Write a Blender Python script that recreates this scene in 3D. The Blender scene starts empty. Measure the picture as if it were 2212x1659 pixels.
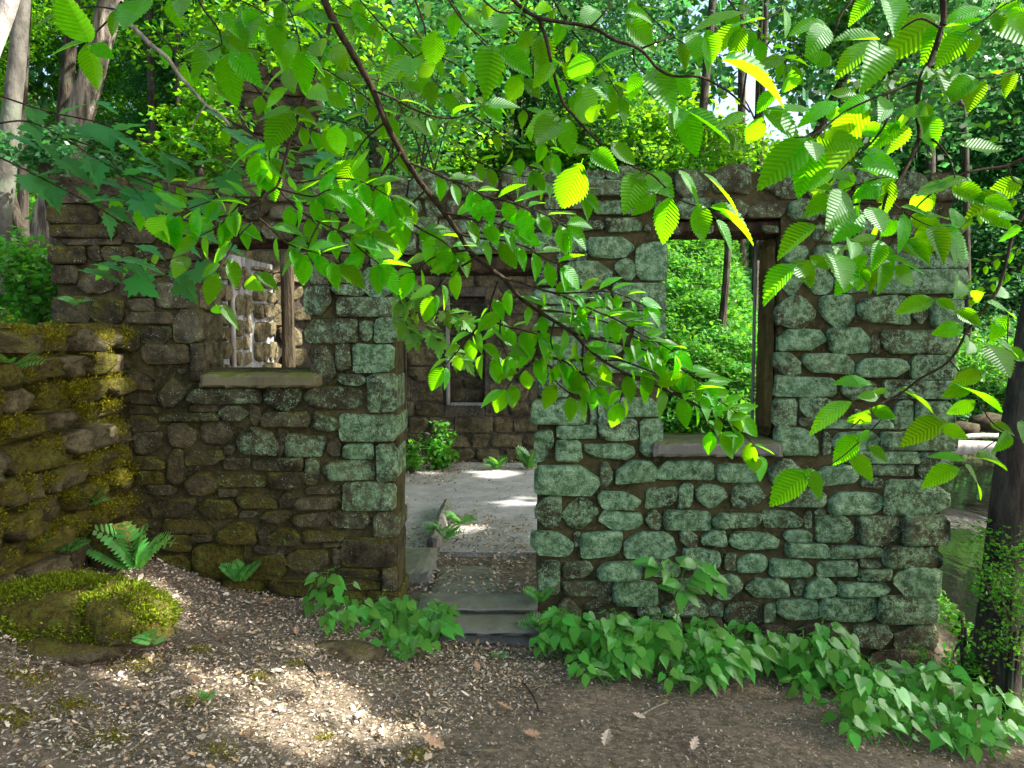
import bpy, math, random
import numpy as np
from mathutils import Vector, Matrix, noise as mnoise

rnd = random.Random(11)
npr = np.random.default_rng(11)
R = math.radians

# ------------------------------------------------------------------ camera, sky, sun, exposure
sc = bpy.context.scene
COL = sc.collection
CAM_Z, PITCH, FOC = 2.28, R(4.2), 1780.0          # FOC in units of a 2212 px wide picture
cam_d = bpy.data.cameras.new('camera')
cam_d.sensor_width = 36.0
cam_d.lens = 36.0 * FOC / 2212.0
cam_d.clip_start, cam_d.clip_end = 0.05, 500
cam = bpy.data.objects.new('camera', cam_d)
cam.location = (0, 0, CAM_Z)
cam.rotation_euler = (R(90) - PITCH, 0, 0)
COL.objects.link(cam)
sc.camera = cam

SUN = Vector((0.72, -0.12, 0.68)).normalized()     # towards the sun
world = bpy.data.worlds.new('World')
sc.world = world
world.use_nodes = True
wn = world.node_tree
sky = wn.nodes.new('ShaderNodeTexSky')
sky.sky_type = 'NISHITA'
sky.sun_disc = False
sky.sun_elevation = math.asin(SUN.z)
sky.sun_rotation = math.atan2(SUN.x, SUN.y)
sky.dust_density = 4.0
sky.air_density = 0.8
sky.ozone_density = 0.6
bg = wn.nodes['Background']
bg.inputs['Strength'].default_value = 0.145
wn.links.new(sky.outputs[0], bg.inputs['Color'])
sun_d = bpy.data.lights.new('sun', 'SUN')
sun_d.energy = 5.0
sun_d.angle = R(0.55)
sun_d.color = (1.0, 0.95, 0.86)
sun = bpy.data.objects.new('sun', sun_d)
sun.rotation_euler = SUN.to_track_quat('Z', 'Y').to_euler()
COL.objects.link(sun)
sc.view_settings.view_transform = 'Standard'
sc.view_settings.look = 'None'
sc.view_settings.gamma = 1.0
sc.view_settings.use_curve_mapping = False
sc.view_settings.exposure = 1.85
sc.cycles.max_bounces = 7
sc.cycles.transparent_max_bounces = 4
sc.cycles.sample_clamp_indirect = 6.0

# ------------------------------------------------------------------ helpers
def px(u, v, Y):
    """point on the plane y=Y that is seen at (u, v) of a 2212 px wide view"""
    a, b = (u - 1106.0) / FOC, (829.5 - v) / FOC
    d = Vector((a, math.cos(PITCH) + b * math.sin(PITCH), -math.sin(PITCH) + b * math.cos(PITCH)))
    s = Y / d.y
    return Vector((d.x * s, Y, CAM_Z + d.z * s))

def sstep(a, b, x):
    t = np.clip((x - a) / (b - a), 0, 1)
    return t * t * (3 - 2 * t)

def me_new(name, V, F, mat=None, smooth=False):
    me = bpy.data.meshes.new(name)
    me.from_pydata([tuple(v) for v in V], [], F)
    if mat: me.materials.append(mat)
    if smooth == 2: me.polygons.foreach_set('use_smooth', [i >= len(me.polygons) // 2 for i in range(len(me.polygons))])
    elif smooth: me.polygons.foreach_set('use_smooth', [True] * len(me.polygons))
    me.update()
    return me

def me_np(name, V, F, mat, smooth=False):
    """fast mesh of equal-sided faces from numpy arrays"""
    V = np.asarray(V, np.float32).reshape(-1, 3); F = np.asarray(F, np.int32)
    n, k = F.shape
    me = bpy.data.meshes.new(name)
    me.vertices.add(len(V)); me.vertices.foreach_set('co', V.ravel())
    me.loops.add(n * k); me.loops.foreach_set('vertex_index', F.ravel())
    me.polygons.add(n); me.polygons.foreach_set('loop_start', np.arange(0, n * k, k, dtype=np.int32))
    me.polygons.foreach_set('loop_total', np.full(n, k, np.int32))
    if smooth: me.polygons.foreach_set('use_smooth', np.ones(n, bool))
    me.materials.append(mat)
    me.update(calc_edges=True); me.validate()
    return me

def tag(o, label=None, cat=None, group=None, kind=None):
    if label: o['label'] = label
    if cat: o['category'] = cat
    if group: o['group'] = group
    if kind: o['kind'] = kind
    return o

def add(name, me, parent=None, loc=None, mat4=None):
    o = bpy.data.objects.new(name, me)
    COL.objects.link(o)
    if parent is not None: o.parent = parent
    if mat4 is not None: o.matrix_local = mat4
    elif loc is not None: o.location = loc
    return o

def thing(name, label, cat, loc=(0, 0, 0), group=None):
    o = bpy.data.objects.new(name, None)
    o.empty_display_size = 0.1
    COL.objects.link(o); o.location = loc
    return tag(o, label, cat, group)

def kids(o, table=None):
    return list(o.children)

def copy_thing(src, ch, loc, rz, scale=1.0, label=None):
    r = src.copy(); COL.objects.link(r)
    r.location = loc; r.rotation_euler = (0, 0, rz); r.scale = (scale,) * 3
    if label: r['label'] = label
    for c in ch:
        d = c.copy(); COL.objects.link(d); d.parent = r
    return r

def box(x0, x1, y0, y1, z0, z1, V=None, F=None):
    V = [] if V is None else V; F = [] if F is None else F
    b = len(V)
    V += [(x0, y0, z0), (x1, y0, z0), (x1, y1, z0), (x0, y1, z0), (x0, y0, z1), (x1, y0, z1), (x1, y1, z1), (x0, y1, z1)]
    F += [tuple(b + i for i in f) for f in ((0, 3, 2, 1), (4, 5, 6, 7), (0, 1, 5, 4), (1, 2, 6, 5), (2, 3, 7, 6), (3, 0, 4, 7))]
    return V, F

def rough_block(x0, x1, y0, y1, z0, z1, seed=0, amp=0.006, nx=10, ny=4, nz=3):
    """a worn slab: subdivided box with chipped, softened edges"""
    V, F = [], []
    idx = {}
    def vert(i, j, k):
        key = (i, j, k)
        if key not in idx:
            p = Vector((x0 + (x1 - x0) * i / nx, y0 + (y1 - y0) * j / ny, z0 + (z1 - z0) * k / nz))
            q = p * 9 + Vector((seed * 3.1, 0, 0))
            p += Vector((mnoise.noise(q), mnoise.noise(q + Vector((7, 3, 1))), mnoise.noise(q + Vector((2, 9, 4))))) * amp
            e = (i in (0, nx)) + (j in (0, ny)) + (k in (0, nz))
            if e >= 2:
                c = Vector(((x0 + x1) / 2, (y0 + y1) / 2, (z0 + z1) / 2))
                w = amp * (1.0 + rnd.random() * 1.4)
                for a in range(3): p[a] += math.copysign(w, c[a] - p[a])
            idx[key] = len(V); V.append(p)
        return idx[key]
    for a, n1, n2, nn in ((0, ny, nz, nx), (1, nx, nz, ny), (2, nx, ny, nz)):
        for side in (0, nn):
            for i in range(n1):
                for j in range(n2):
                    q = [(i, j), (i + 1, j), (i + 1, j + 1), (i, j + 1)]
                    f = [vert(*((side, s, t) if a == 0 else (s, side, t) if a == 1 else (s, t, side))) for s, t in q]
                    if (side == 0) != (a == 1): f.reverse()
                    F.append(f)
    return V, F

def smooth_line(P, n=4):
    P = [Vector(p) for p in P]
    if len(P) < 3: return P
    out = []
    for i in range(len(P) - 1):
        p0, p1, p2, p3 = P[max(i - 1, 0)], P[i], P[i + 1], P[min(i + 2, len(P) - 1)]
        for k in range(n):
            t = k / n
            out.append(0.5 * ((2 * p1) + (p2 - p0) * t + (2 * p0 - 5 * p1 + 4 * p2 - p3) * t * t + (3 * p1 - p0 - 3 * p2 + p3) * t ** 3))
    return out + [P[-1]]

def tube(P, r0, r1, seg=7, V=None, F=None, ridge=0.0, seed=0.0, flare=0.0):
    V = [] if V is None else V; F = [] if F is None else F
    n = len(P); b = len(V)
    for i, p in enumerate(P):
        t = (P[min(i + 1, n - 1)] - P[max(i - 1, 0)]).normalized()
        a = t.cross(Vector((0, 1, 0.013)))
        if a.length < 1e-4: a = Vector((1, 0, 0))
        a.normalize(); c = t.cross(a)
        f = i / max(1, n - 1)
        r = r0 + (r1 - r0) * f + flare * math.exp(-f * 14)
        for k in range(seg):
            th = 2 * math.pi * k / seg
            rr = r
            if ridge:
                rr *= 1 + ridge * (mnoise.noise(Vector((math.cos(th) * 3.1 + seed, math.sin(th) * 3.1, p.z * 0.7))) + 0.7 * mnoise.noise(Vector((math.cos(th) * 8 + seed, math.sin(th) * 8, p.z * 2.2))))
            V.append(p + a * (math.cos(th) * rr) + c * (math.sin(th) * rr))
    for i in range(n - 1):
        for k in range(seg):
            k2 = (k + 1) % seg
            F.append((b + i * seg + k, b + i * seg + k2, b + (i + 1) * seg + k2, b + (i + 1) * seg + k))
    F.append(tuple(b + k for k in range(seg))[::-1]); F.append(tuple(b + (n - 1) * seg + k for k in range(seg)))
    return V, F

# ------------------------------------------------------------------ materials
class NT:
    def __init__(s, name):
        s.m = bpy.data.materials.new(name); s.m.use_nodes = True
        s.t = s.m.node_tree; s.t.nodes.clear()
        s.out = s.n('ShaderNodeOutputMaterial')
    def n(s, typ, **kw):
        nd = s.t.nodes.new(typ)
        for k, v in kw.items(): setattr(nd, k, v)
        return nd
    def set(s, nd, **kw):
        for k, v in kw.items():
            s.link(v, nd.inputs[k.replace('_', ' ')])
        return nd
    def link(s, v, sock):
        if isinstance(v, bpy.types.NodeSocket): s.t.links.new(v, sock)
        elif isinstance(v, (tuple, list)) and len(v) == 3 and sock.type == 'RGBA': sock.default_value = (*v, 1)
        else: sock.default_value = v
    def noise(s, vec, scale, detail=5, rough=0.6):
        nd = s.n('ShaderNodeTexNoise'); s.link(vec, nd.inputs['Vector'])
        nd.inputs['Scale'].default_value = scale; nd.inputs['Detail'].default_value = detail; nd.inputs['Roughness'].default_value = rough
        return nd.outputs['Fac']
    def ramp(s, fac, a, b):
        nd = s.n('ShaderNodeMapRange', interpolation_type='SMOOTHSTEP')
        s.link(fac, nd.inputs[0])
        s.link(a, nd.inputs[1]); s.link(b, nd.inputs[2])
        return nd.outputs[0]
    def mix(s, f, a, b, mode='MIX'):
        nd = s.n('ShaderNodeMix', data_type='RGBA', blend_type=mode)
        s.link(f, nd.inputs[0]); s.link(a, nd.inputs[6]); s.link(b, nd.inputs[7])
        return nd.outputs[2]
    def math(s, op, a, b=0.0, c=None):
        nd = s.n('ShaderNodeMath', operation=op)
        s.link(a, nd.inputs[0]); s.link(b, nd.inputs[1])
        if c is not None: s.link(c, nd.inputs[2])
        return nd.outputs[0]
    def pos(s): return s.n('ShaderNodeNewGeometry').outputs['Position']
    def objc(s): return s.n('ShaderNodeTexCoord').outputs['Object']
    def bump(s, h, strength, dist):
        nd = s.n('ShaderNodeBump'); s.link(h, nd.inputs['Height'])
        nd.inputs['Strength'].default_value = strength; nd.inputs['Distance'].default_value = dist
        return nd.outputs[0]
    def pbr(s, col, rough=0.9, normal=None, spec=0.2):
        p = s.n('ShaderNodeBsdfPrincipled')
        s.link(col, p.inputs['Base Color']); s.link(rough, p.inputs['Roughness'])
        p.inputs['Specular IOR Level'].default_value = spec
        if normal is not None: s.link(normal, p.inputs['Normal'])
        s.t.links.new(p.outputs[0], s.out.inputs[0])
        return s.m

def mat_stone(name='lichen_stone'):
    k = NT(name); P = k.pos()
    oi = k.n('ShaderNodeObjectInfo')
    sep = k.n('ShaderNodeSeparateColor'); k.link(oi.outputs['Color'], sep.inputs[0])
    tone, lich, moss = sep.outputs[0], sep.outputs[1], sep.outputs[2]
    n1 = k.noise(P, 7, 6, .65); n2 = k.noise(P, 38, 6, .7); n3 = k.noise(P, 110, 3, .6); n4 = k.noise(P, 17, 5, .7)
    base = k.mix(k.ramp(n1, .35, .65), (.058, .050, .026), (.150, .132, .078))
    base = k.mix(k.ramp(n4, .55, .72), base, (.12, .070, .038))
    base = k.mix(k.ramp(n2, .35, .70), base, (.26, .23, .19), 'OVERLAY')
    base = k.mix(k.math('MULTIPLY', k.ramp(n3, .5, .75), .35), base, (.03, .025, .02))
    hsv = k.n('ShaderNodeHueSaturation'); k.link(base, hsv.inputs['Color'])
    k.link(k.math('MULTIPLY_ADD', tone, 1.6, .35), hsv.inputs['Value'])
    base = hsv.outputs[0]
    # crust lichen: broad patches broken up by a fine grain
    f = k.math('ADD', k.math('MULTIPLY', n1, .34), k.math('ADD', k.math('MULTIPLY', n2, .55), k.math('ADD', k.math('MULTIPLY', n3, .23), k.math('MULTIPLY', n4, .25))))
    lo = k.math('SUBTRACT', 1.0, k.math('MULTIPLY', lich, .52))
    lm = k.ramp(f, lo, k.math('ADD', lo, .15))
    lcol = k.mix(k.ramp(n4, .4, .62), (.085, .195, .080), (.24, .40, .20))
    lcol = k.mix(k.ramp(n2, .5, .72), lcol, (.32, .46, .27))
    lcol = k.mix(k.math('MULTIPLY', k.ramp(n3, .56, .66), .55), lcol, (.05, .065, .03))
    col = k.mix(k.math('MULTIPLY', lm, .9), base, lcol)
    sp = k.math('ADD', k.math('MULTIPLY', n3, .6), k.math('MULTIPLY', n4, .4))
    slo = k.math('SUBTRACT', .66, k.math('MULTIPLY', lich, .13))
    speck = k.math('MULTIPLY', k.ramp(sp, slo, k.math('ADD', slo, .035)), k.ramp(lich, .08, .3))
    # moss
    nz = k.n('ShaderNodeSeparateXYZ'); k.link(k.n('ShaderNodeNewGeometry').outputs['Normal'], nz.inputs[0])
    mf = k.math('ADD', k.math('MULTIPLY', nz.outputs[2], .22), k.math('ADD', k.math('MULTIPLY', n1, .6), k.math('MULTIPLY', n2, .4)))
    mlo = k.math('SUBTRACT', .90, k.math('MULTIPLY', moss, .62))
    mm = k.ramp(mf, mlo, k.math('ADD', mlo, .16))
    mcol = k.mix(k.ramp(n2, .35, .68), (.036, .032, .005), (.125, .105, .014))
    mcol = k.mix(k.ramp(n4, .5, .7), mcol, (.10, .13, .02))
    col = k.mix(k.math('MULTIPLY', mm, .93), col, mcol)
    col = k.mix(k.math('MULTIPLY', speck, .8), col, (.36, .52, .34))
    h = k.math('ADD', k.math('MULTIPLY', n4, 1.3), k.math('ADD', k.math('MULTIPLY', n2, .6), k.math('MULTIPLY', n3, .25)))
    return k.pbr(col, .92, k.bump(h, 1.0, .030), .15)

def mat_mortar(name, a, b, c):
    k = NT(name); P = k.pos()
    n1 = k.noise(P, 3.5, 5); n2 = k.noise(P, 30, 6, .7); n3 = k.noise(P, 120, 3)
    col = k.mix(k.ramp(n1, .35, .65), a, b)
    col = k.mix(k.ramp(n2, .45, .75), col, c)
    h = k.math('ADD', n2, k.math('MULTIPLY', n3, .4))
    return k.pbr(col, .95, k.bump(h, .8, .015), .1)

def mat_concrete(name, a, b, moss=0.0):
    k = NT(name); P = k.pos()
    n1 = k.noise(P, 4, 6, .65); n2 = k.noise(P, 60, 4, .7); n3 = k.noise(P, 220, 2)
    col = k.mix(k.ramp(n1, .3, .7), a, b)
    col = k.mix(k.math('MULTIPLY', k.ramp(n2, .5, .7), .35), col, (.05, .045, .035))
    if moss:
        nz = k.n('ShaderNodeSeparateXYZ'); k.link(k.n('ShaderNodeNewGeometry').outputs['Normal'], nz.inputs[0])
        mf = k.math('ADD', k.math('MULTIPLY', nz.outputs[2], .3), k.noise(P, 9, 5, .7))
        col = k.mix(k.math('MULTIPLY', k.ramp(mf, .62, .8), moss), col, (.11, .13, .02))
    return k.pbr(col, .9, k.bump(k.math('ADD', n2, n3), .5, .006), .2)

def mat_bark(name, a, b, sz=0.18, scale=16, bump=1.0, lich=0.0):
    k = NT(name)
    mp = k.n('ShaderNodeMapping'); k.link(k.pos(), mp.inputs['Vector']); mp.inputs['Scale'].default_value = (1, 1, sz)
    n1 = k.noise(mp.outputs[0], scale, 6, .65); n2 = k.noise(mp.outputs[0], scale * 4, 4, .6); n0 = k.noise(k.pos(), 2.3, 4)
    col = k.mix(k.ramp(n1, .38, .62), a, b)
    col = k.mix(k.math('MULTIPLY', k.ramp(n2, .5, .7), .4), col, tuple(x * .5 for x in a))
    if lich: col = k.mix(k.math('MULTIPLY', k.ramp(n0, .5, .65), lich), col, (.16, .20, .14))
    h = k.math('ADD', n1, k.math('MULTIPLY', n2, .3))
    return k.pbr(col, .9, k.bump(h, bump, .04), .15)

def mat_leaf(name, dif, tra, vein=0.0, rand='object', gloss=.10, tw=.5, var=.35):
    """thin leaf: reflects from one side and lets light through; veins on large leaves"""
    k = NT(name)
    if rand == 'object': rv = k.n('ShaderNodeObjectInfo').outputs['Random']
    else: rv = k.n('ShaderNodeNewGeometry').outputs['Random Per Island']
    hv = k.math('MULTIPLY_ADD', rv, .035, .4825)
    vv = k.math('MULTIPLY_ADD', rv, var * 2, 1 - var)
    def vary(c):
        h = k.n('ShaderNodeHueSaturation'); h.inputs['Color'].default_value = (*c, 1)
        k.link(hv, h.inputs['Hue']); k.link(vv, h.inputs['Value']); return h.outputs[0]
    d, t = vary(dif), vary(tra)
    nrm = None
    if vein:
        s = k.n('ShaderNodeSeparateXYZ'); k.link(k.objc(), s.inputs[0])
        ax = k.math('ABSOLUTE', s.outputs[0])
        q = k.math('SUBTRACT', k.math('MULTIPLY', s.outputs[1], 13), k.math('MULTIPLY', ax, 9))
        w = k.math('PINGPONG', q, .5)
        line = k.math('MULTIPLY', k.math('SUBTRACT', 1, k.ramp(w, .0, .16)), .7)
        mid = k.math('SUBTRACT', 1, k.ramp(ax, .004, .014))
        ln = k.math('MAXIMUM', line, mid)
        blot = k.ramp(k.noise(k.objc(), 5, 4), .35, .7)
        t = k.mix(k.math('MULTIPLY', ln, vein), t, tuple(x * .55 for x in tra))
        t = k.mix(k.math('MULTIPLY', blot, .3), t, tuple(x * .68 for x in tra))
        d = k.mix(k.math('MULTIPLY', ln, vein * .6), d, tuple(min(1, x * 1.5) for x in dif))
        nrm = k.bump(k.math('ADD', w, k.math('MULTIPLY', k.noise(k.objc(), 40, 3), .25)), .28, .018)
    bd = k.n('ShaderNodeBsdfDiffuse'); k.link(d, bd.inputs[0])
    bt = k.n('ShaderNodeBsdfTranslucent'); k.link(t, bt.inputs[0])
    bgl = k.n('ShaderNodeBsdfGlossy'); bgl.inputs['Roughness'].default_value = .5; bgl.inputs[0].default_value = (.8, .95, .85, 1)
    if nrm is not None:
        for b_ in (bd, bt, bgl): k.link(nrm, b_.inputs['Normal'])
    m1 = k.n('ShaderNodeMixShader'); m1.inputs[0].default_value = tw
    k.t.links.new(bd.outputs[0], m1.inputs[1]); k.t.links.new(bt.outputs[0], m1.inputs[2])
    m2 = k.n('ShaderNodeMixShader')
    fr = k.n('ShaderNodeFresnel'); fr.inputs[0].default_value = 1.4
    k.link(k.math('MULTIPLY', fr.outputs[0], gloss * 5), m2.inputs[0])
    k.t.links.new(m1.outputs[0], m2.inputs[1]); k.t.links.new(bgl.outputs[0], m2.inputs[2])
    k.t.links.new(m2.outputs[0], k.out.inputs[0])
    return k.m

def mat_litter():
    k = NT('dry_leaf_litter')
    a = k.n('ShaderNodeAttribute', attribute_name='tint')
    n = k.noise(k.pos(), 90, 3)
    col = k.mix(k.math('MULTIPLY', k.ramp(n, .4, .7), .35), a.outputs['Color'], (.07, .05, .035))
    return k.pbr(col, .75, k.bump(n, .4, .004), .25)

def mat_ground():
    k = NT('forest_soil'); P = k.pos()
    n1 = k.noise(P, 1.6, 6, .6); n2 = k.noise(P, 24, 6, .7); n3 = k.noise(P, 90, 4, .7)
    col = k.mix(k.ramp(n1, .35, .65), (.095, .076, .056), (.16, .130, .095))
    col = k.mix(k.ramp(n2, .42, .66), col, (.25, .205, .155))
    col = k.mix(k.math('MULTIPLY', k.ramp(n3, .55, .7), .6), col, (.22, .17, .12))
    sy = k.n('ShaderNodeSeparateXYZ'); k.link(P, sy.inputs[0])
    col = k.mix(k.math('MULTIPLY', k.ramp(sy.outputs[1], 12.6, 15), .85), col, k.mix(k.ramp(n2, .4, .6), (.018, .030, .008), (.050, .075, .020)))
    m = k.ramp(k.noise(P, 3.1, 5, .7), .58, .68)
    col = k.mix(k.math('MULTIPLY', m, .6), col, (.06, .065, .012))
    return k.pbr(col, .95, k.bump(k.math('ADD', n2, k.math('MULTIPLY', n3, .5)), .9, .03), .1)

def mat_water():
    k = NT('stream_water'); P = k.pos()
    mp = k.n('ShaderNodeMapping'); k.link(P, mp.inputs['Vector']); mp.inputs['Scale'].default_value = (1, .35, 1)
    n = k.noise(mp.outputs[0], 5, 3, .5)
    p = k.n('ShaderNodeBsdfPrincipled')
    p.inputs['Base Color'].default_value = (.007, .008, .006, 1); p.inputs['Roughness'].default_value = .05
    p.inputs['Specular IOR Level'].default_value = .6
    k.link(k.bump(n, .2, .04), p.inputs['Normal'])
    k.t.links.new(p.outputs[0], k.out.inputs[0])
    return k.m

M = {}
M['stone'] = mat_stone()
M['mortar'] = mat_mortar('mossy_mortar', (.036, .032, .012), (.085, .072, .030), (.13, .115, .06))
M['mortar_dark'] = mat_mortar('dark_mortar', (.05, .043, .033), (.10, .085, .066), (.17, .15, .12))
M['mortar_moss'] = mat_mortar('moss_bed', (.03, .030, .006), (.10, .09, .015), (.15, .13, .03))
M['plaster'] = mat_bark('rough_old_plaster', (.13, .135, .14), (.36, .365, .36), .45, 7, 1.0, .15)
M['concrete'] = mat_concrete('sill_concrete', (.13, .125, .10), (.20, .19, .15), .75)
M['step'] = mat_concrete('step_concrete', (.13, .125, .105), (.22, .215, .19), .25)
M['slab'] = mat_concrete('floor_concrete', (.28, .275, .27), (.42, .415, .41))
M['timber'] = mat_bark('old_timber', (.035, .024, .014), (.085, .058, .032), .2, 20)
M['grey_timber'] = mat_bark('weathered_timber', (.18, .18, .17), (.33, .33, .31), .1, 22)
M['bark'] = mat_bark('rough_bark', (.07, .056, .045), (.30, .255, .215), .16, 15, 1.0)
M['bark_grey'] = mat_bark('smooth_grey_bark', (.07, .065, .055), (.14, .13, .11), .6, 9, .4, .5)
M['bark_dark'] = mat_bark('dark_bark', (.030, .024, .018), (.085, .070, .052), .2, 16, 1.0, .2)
M['twig'] = mat_bark('twig_bark', (.020, .013, .009), (.050, .034, .022), .5, 60, .4)
M['twig_pale'] = mat_bark('pale_dead_twig', (.12, .115, .08), (.26, .25, .19), .5, 50, .4)
M['log'] = mat_bark('bleached_log', (.30, .27, .24), (.55, .50, .46), .4, 12, .5)
M['beech'] = mat_leaf('beech_leaf', (.024, .125, .004), (.32, .84, .004), .30, tw=.68, var=.28, gloss=.009)
M['maple'] = mat_leaf('maple_leaf', (.035, .160, .050), (.12, .46, .06), .0, tw=.5, gloss=.04, var=.25)
M['maple_lit'] = mat_leaf('sunlit_maple_leaf', (.07, .20, .012), (.33, .60, .03), .0, tw=.6, var=.3)  # maple leaf copy with sunlight put into its yellower colour
M['herb'] = mat_leaf('herb_leaf', (.095, .32, .045), (.22, .58, .03), .30, tw=.40, gloss=.025, var=.25)
M['fern'] = mat_leaf('fern_leaf', (.11, .34, .075), (.24, .56, .07), .0, tw=.42, gloss=.02, rand='island', var=.25)
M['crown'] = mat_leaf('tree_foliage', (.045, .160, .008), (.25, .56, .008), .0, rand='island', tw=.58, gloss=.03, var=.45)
M['crown_blue'] = mat_leaf('shaded_tree_foliage', (.030, .120, .040), (.10, .36, .07), .0, rand='island', tw=.42, gloss=.05, var=.45)  # darker, bluer copy of the tree foliage, shade put into its colour
M['under'] = mat_leaf('undergrowth_leaf', (.050, .190, .018), (.17, .46, .02), .0, rand='island', tw=.48, gloss=.04, var=.45)
M['moss'] = mat_leaf('moss_tuft', (.17, .155, .012), (.24, .23, .014), .0, rand='island', tw=.25, gloss=.0, var=.5)
M['moss_bright'] = mat_leaf('bright_moss_tuft', (.15, .20, .014), (.24, .28, .015), .0, rand='island', tw=.25, gloss=.0, var=.5)
M['litter'] = mat_litter()
M['ground'] = mat_ground()
M['water'] = mat_water()

# ------------------------------------------------------------------ terrain
FLOOR = 0.262
def hx(X): return np.interp(X, [-6, -4, -2.75, -2.4, -2.0, -1.1, -.6, 0.25, 1, 3, 5], [1.9, 1.25, .70, .54, .38, .24, .10, .045, -.01, -.26, -.55])
def H(X, Y):
    X = np.asarray(X, float); Y = np.asarray(Y, float)
    front = hx(X) + .115 * (5.8 - np.maximum(Y, -3)) 
    s = 1 - sstep(.16 * Y, .52 * Y, X)
    hill = .22 + np.minimum(.46 * np.maximum(0, Y - 12.9), 11.5) * s - .25 * sstep(2.3, 3.2, X) * sstep(7, 5.9, Y)
    leftside = np.where(X < -3.3, .9 + .38 * (-3.3 - X) + .10 * np.maximum(Y - 6, 0), -9)
    back = np.maximum(hill, np.where(Y > 5.9, leftside, -9))
    w = sstep(5.75, 6.1, Y)
    h = front * (1 - w) + back * w
    # stream valley falling away beyond the free end of the wall
    xl = 3.05 + .17 * np.maximum(0, Y - 6)
    val = sstep(0, 1.7, X - xl) * sstep(4.6, 6.6, Y)
    far = sstep(20.5, 23, Y + .12 * (X - 8)) 
    bank = -.9 + .50 * np.maximum(0, Y + .12 * (X - 8) - 21)
    low = -1.65 * (1 - far) + np.minimum(bank, 6.5) * far
    h = h * (1 - val) + low * val
    return h

xs = np.concatenate([np.arange(-60, -8, 2.0), np.arange(-8, -3.4, .3), np.arange(-3.4, 4.6, .09), np.arange(4.6, 12, .35), np.arange(12, 70, 2.5)])
ys = np.concatenate([np.arange(-25, 1, 1.5), np.arange(1, 6.4, .09), np.arange(6.4, 14, .25), np.arange(14, 30, .7), np.arange(30, 110, 3)])
GX, GY = np.meshgrid(xs, ys)
GZ = H(GX, GY) + .014 * np.sin(GX * 7.3 + 2 * np.sin(GY * 5)) * np.cos(GY * 8.1 + GX)
pad = (GX > -3.1) & (GX < 2.4) & (GY > 6.15) & (GY < 12.6)
GZ[pad] = FLOOR - .06
nx_, ny_ = len(xs), len(ys)
I = np.arange(nx_ * ny_).reshape(ny_, nx_)
Fq = np.stack([I[:-1, :-1], I[:-1, 1:], I[1:, 1:], I[1:, :-1]], -1).reshape(-1, 4)
g = add('ground', me_np('ground', np.stack([GX, GY, GZ], -1), Fq, M['ground'], True))
tag(g, kind='structure')
V, F = box(2.9, 60, 4, 27, -1.3, -1.2)
tag(add('stream', me_new('stream', V, F, M['water'])), kind='structure')

# ------------------------------------------------------------------ stone making
def rounded_poly(x0, x1, z0, z1, rn, n=15, e=None):
    """outline of a roughly squared field stone: jittered corners, some knocked off, edges slightly bowed"""
    cx, cz, a, b = (x0 + x1) / 2, (z0 + z1) / 2, (x1 - x0) / 2, (z1 - z0) / 2
    m = min(a, b); hard = e is not None and e > 4
    if not hard: a *= 1.06; b *= 1.07
    cs = [(-1, -1), (1, -1), (1, 1), (-1, 1)]
    C = []
    for sx, sz in cs:
        j = .10 if hard else .34
        C.append(Vector((cx + sx * a * (1 - rn.random() * j * min(1, b / a + .3)), cz + sz * b * (1 - rn.random() ** 1.5 * j * 1.3), 0)))
    out = []
    for i in range(4):
        p, q, r = C[i], C[(i + 1) % 4], C[(i - 1) % 4]
        d1 = (r - p); d2 = (q - p)
        c = m * (rn.uniform(.18, .34) if rn.random() < .45 or (hard and rn.random() < .7) else rn.uniform(.45, 1.1))
        c1 = min(c * rn.uniform(.7, 1.4), d1.length * .42); c2 = min(c * rn.uniform(.7, 1.4), d2.length * .42)
        A_, B_ = p + d1.normalized() * c1, p + d2.normalized() * c2
        out.append(A_)
        mid = (A_ + B_) / 2
        if rn.random() < .6: out.append(mid + (p - mid) * rn.uniform(.0, .38))
        out.append(B_)
        E_ = q + (p - q).normalized() * min(m * .5, d2.length * .42)
        w = (B_ + E_) / 2; nrm = Vector((d2.y, -d2.x, 0)).normalized()
        if d2.length > m * 1.3: out.append(w + nrm * rn.uniform(-.05, .09) * m)
    return [(p.x, p.y) for p in out]

def stone_mesh(poly, proud, rn, deep=0.0, name='stone'):
    """poly in wall plane (x, z), wall face at y=0 and outside towards -y; vertices about the centroid"""
    n = len(poly)
    cx = sum(p[0] for p in poly) / n; cz = sum(p[1] for p in poly) / n
    V, F = [], []
    tx, tz = rn.uniform(-.14, .14), rn.uniform(-.20, .14)
    rings = [(1.05, deep if deep else .02), (1.035, -proud * .72), (.965, -proud * .98), (.66, -proud * 1.0)]
    sd = Vector((cx * 3.7 + 11.3, cz * 3.1, rn.random() * 50))
    def lump(dx, dz): return mnoise.noise(Vector((dx * 9, dz * 9, 0)) + sd) * .55 + mnoise.noise(Vector((dx * 22, dz * 22, 5)) + sd) * .3
    for s, y in rings:
        for p in poly:
            dx, dz = (p[0] - cx) * s, (p[1] - cz) * s
            yy = y
            if s < 1: yy += dx * tx + dz * tz + lump(dx, dz) * proud
            V.append((dx, yy, dz))
    V.append((0, -proud * 1.02 + lump(0, 0) * proud, 0))
    for r in range(3):
        for i in range(n):
            j = (i + 1) % n
            F.append((r * n + j, r * n + i, (r + 1) * n + i, (r + 1) * n + j))
    c = len(V) - 1
    for i in range(n): F.append((3 * n + (i + 1) % n, 3 * n + i, c))
    return V, [f[::-1] for f in F], (cx, cz)

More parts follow.
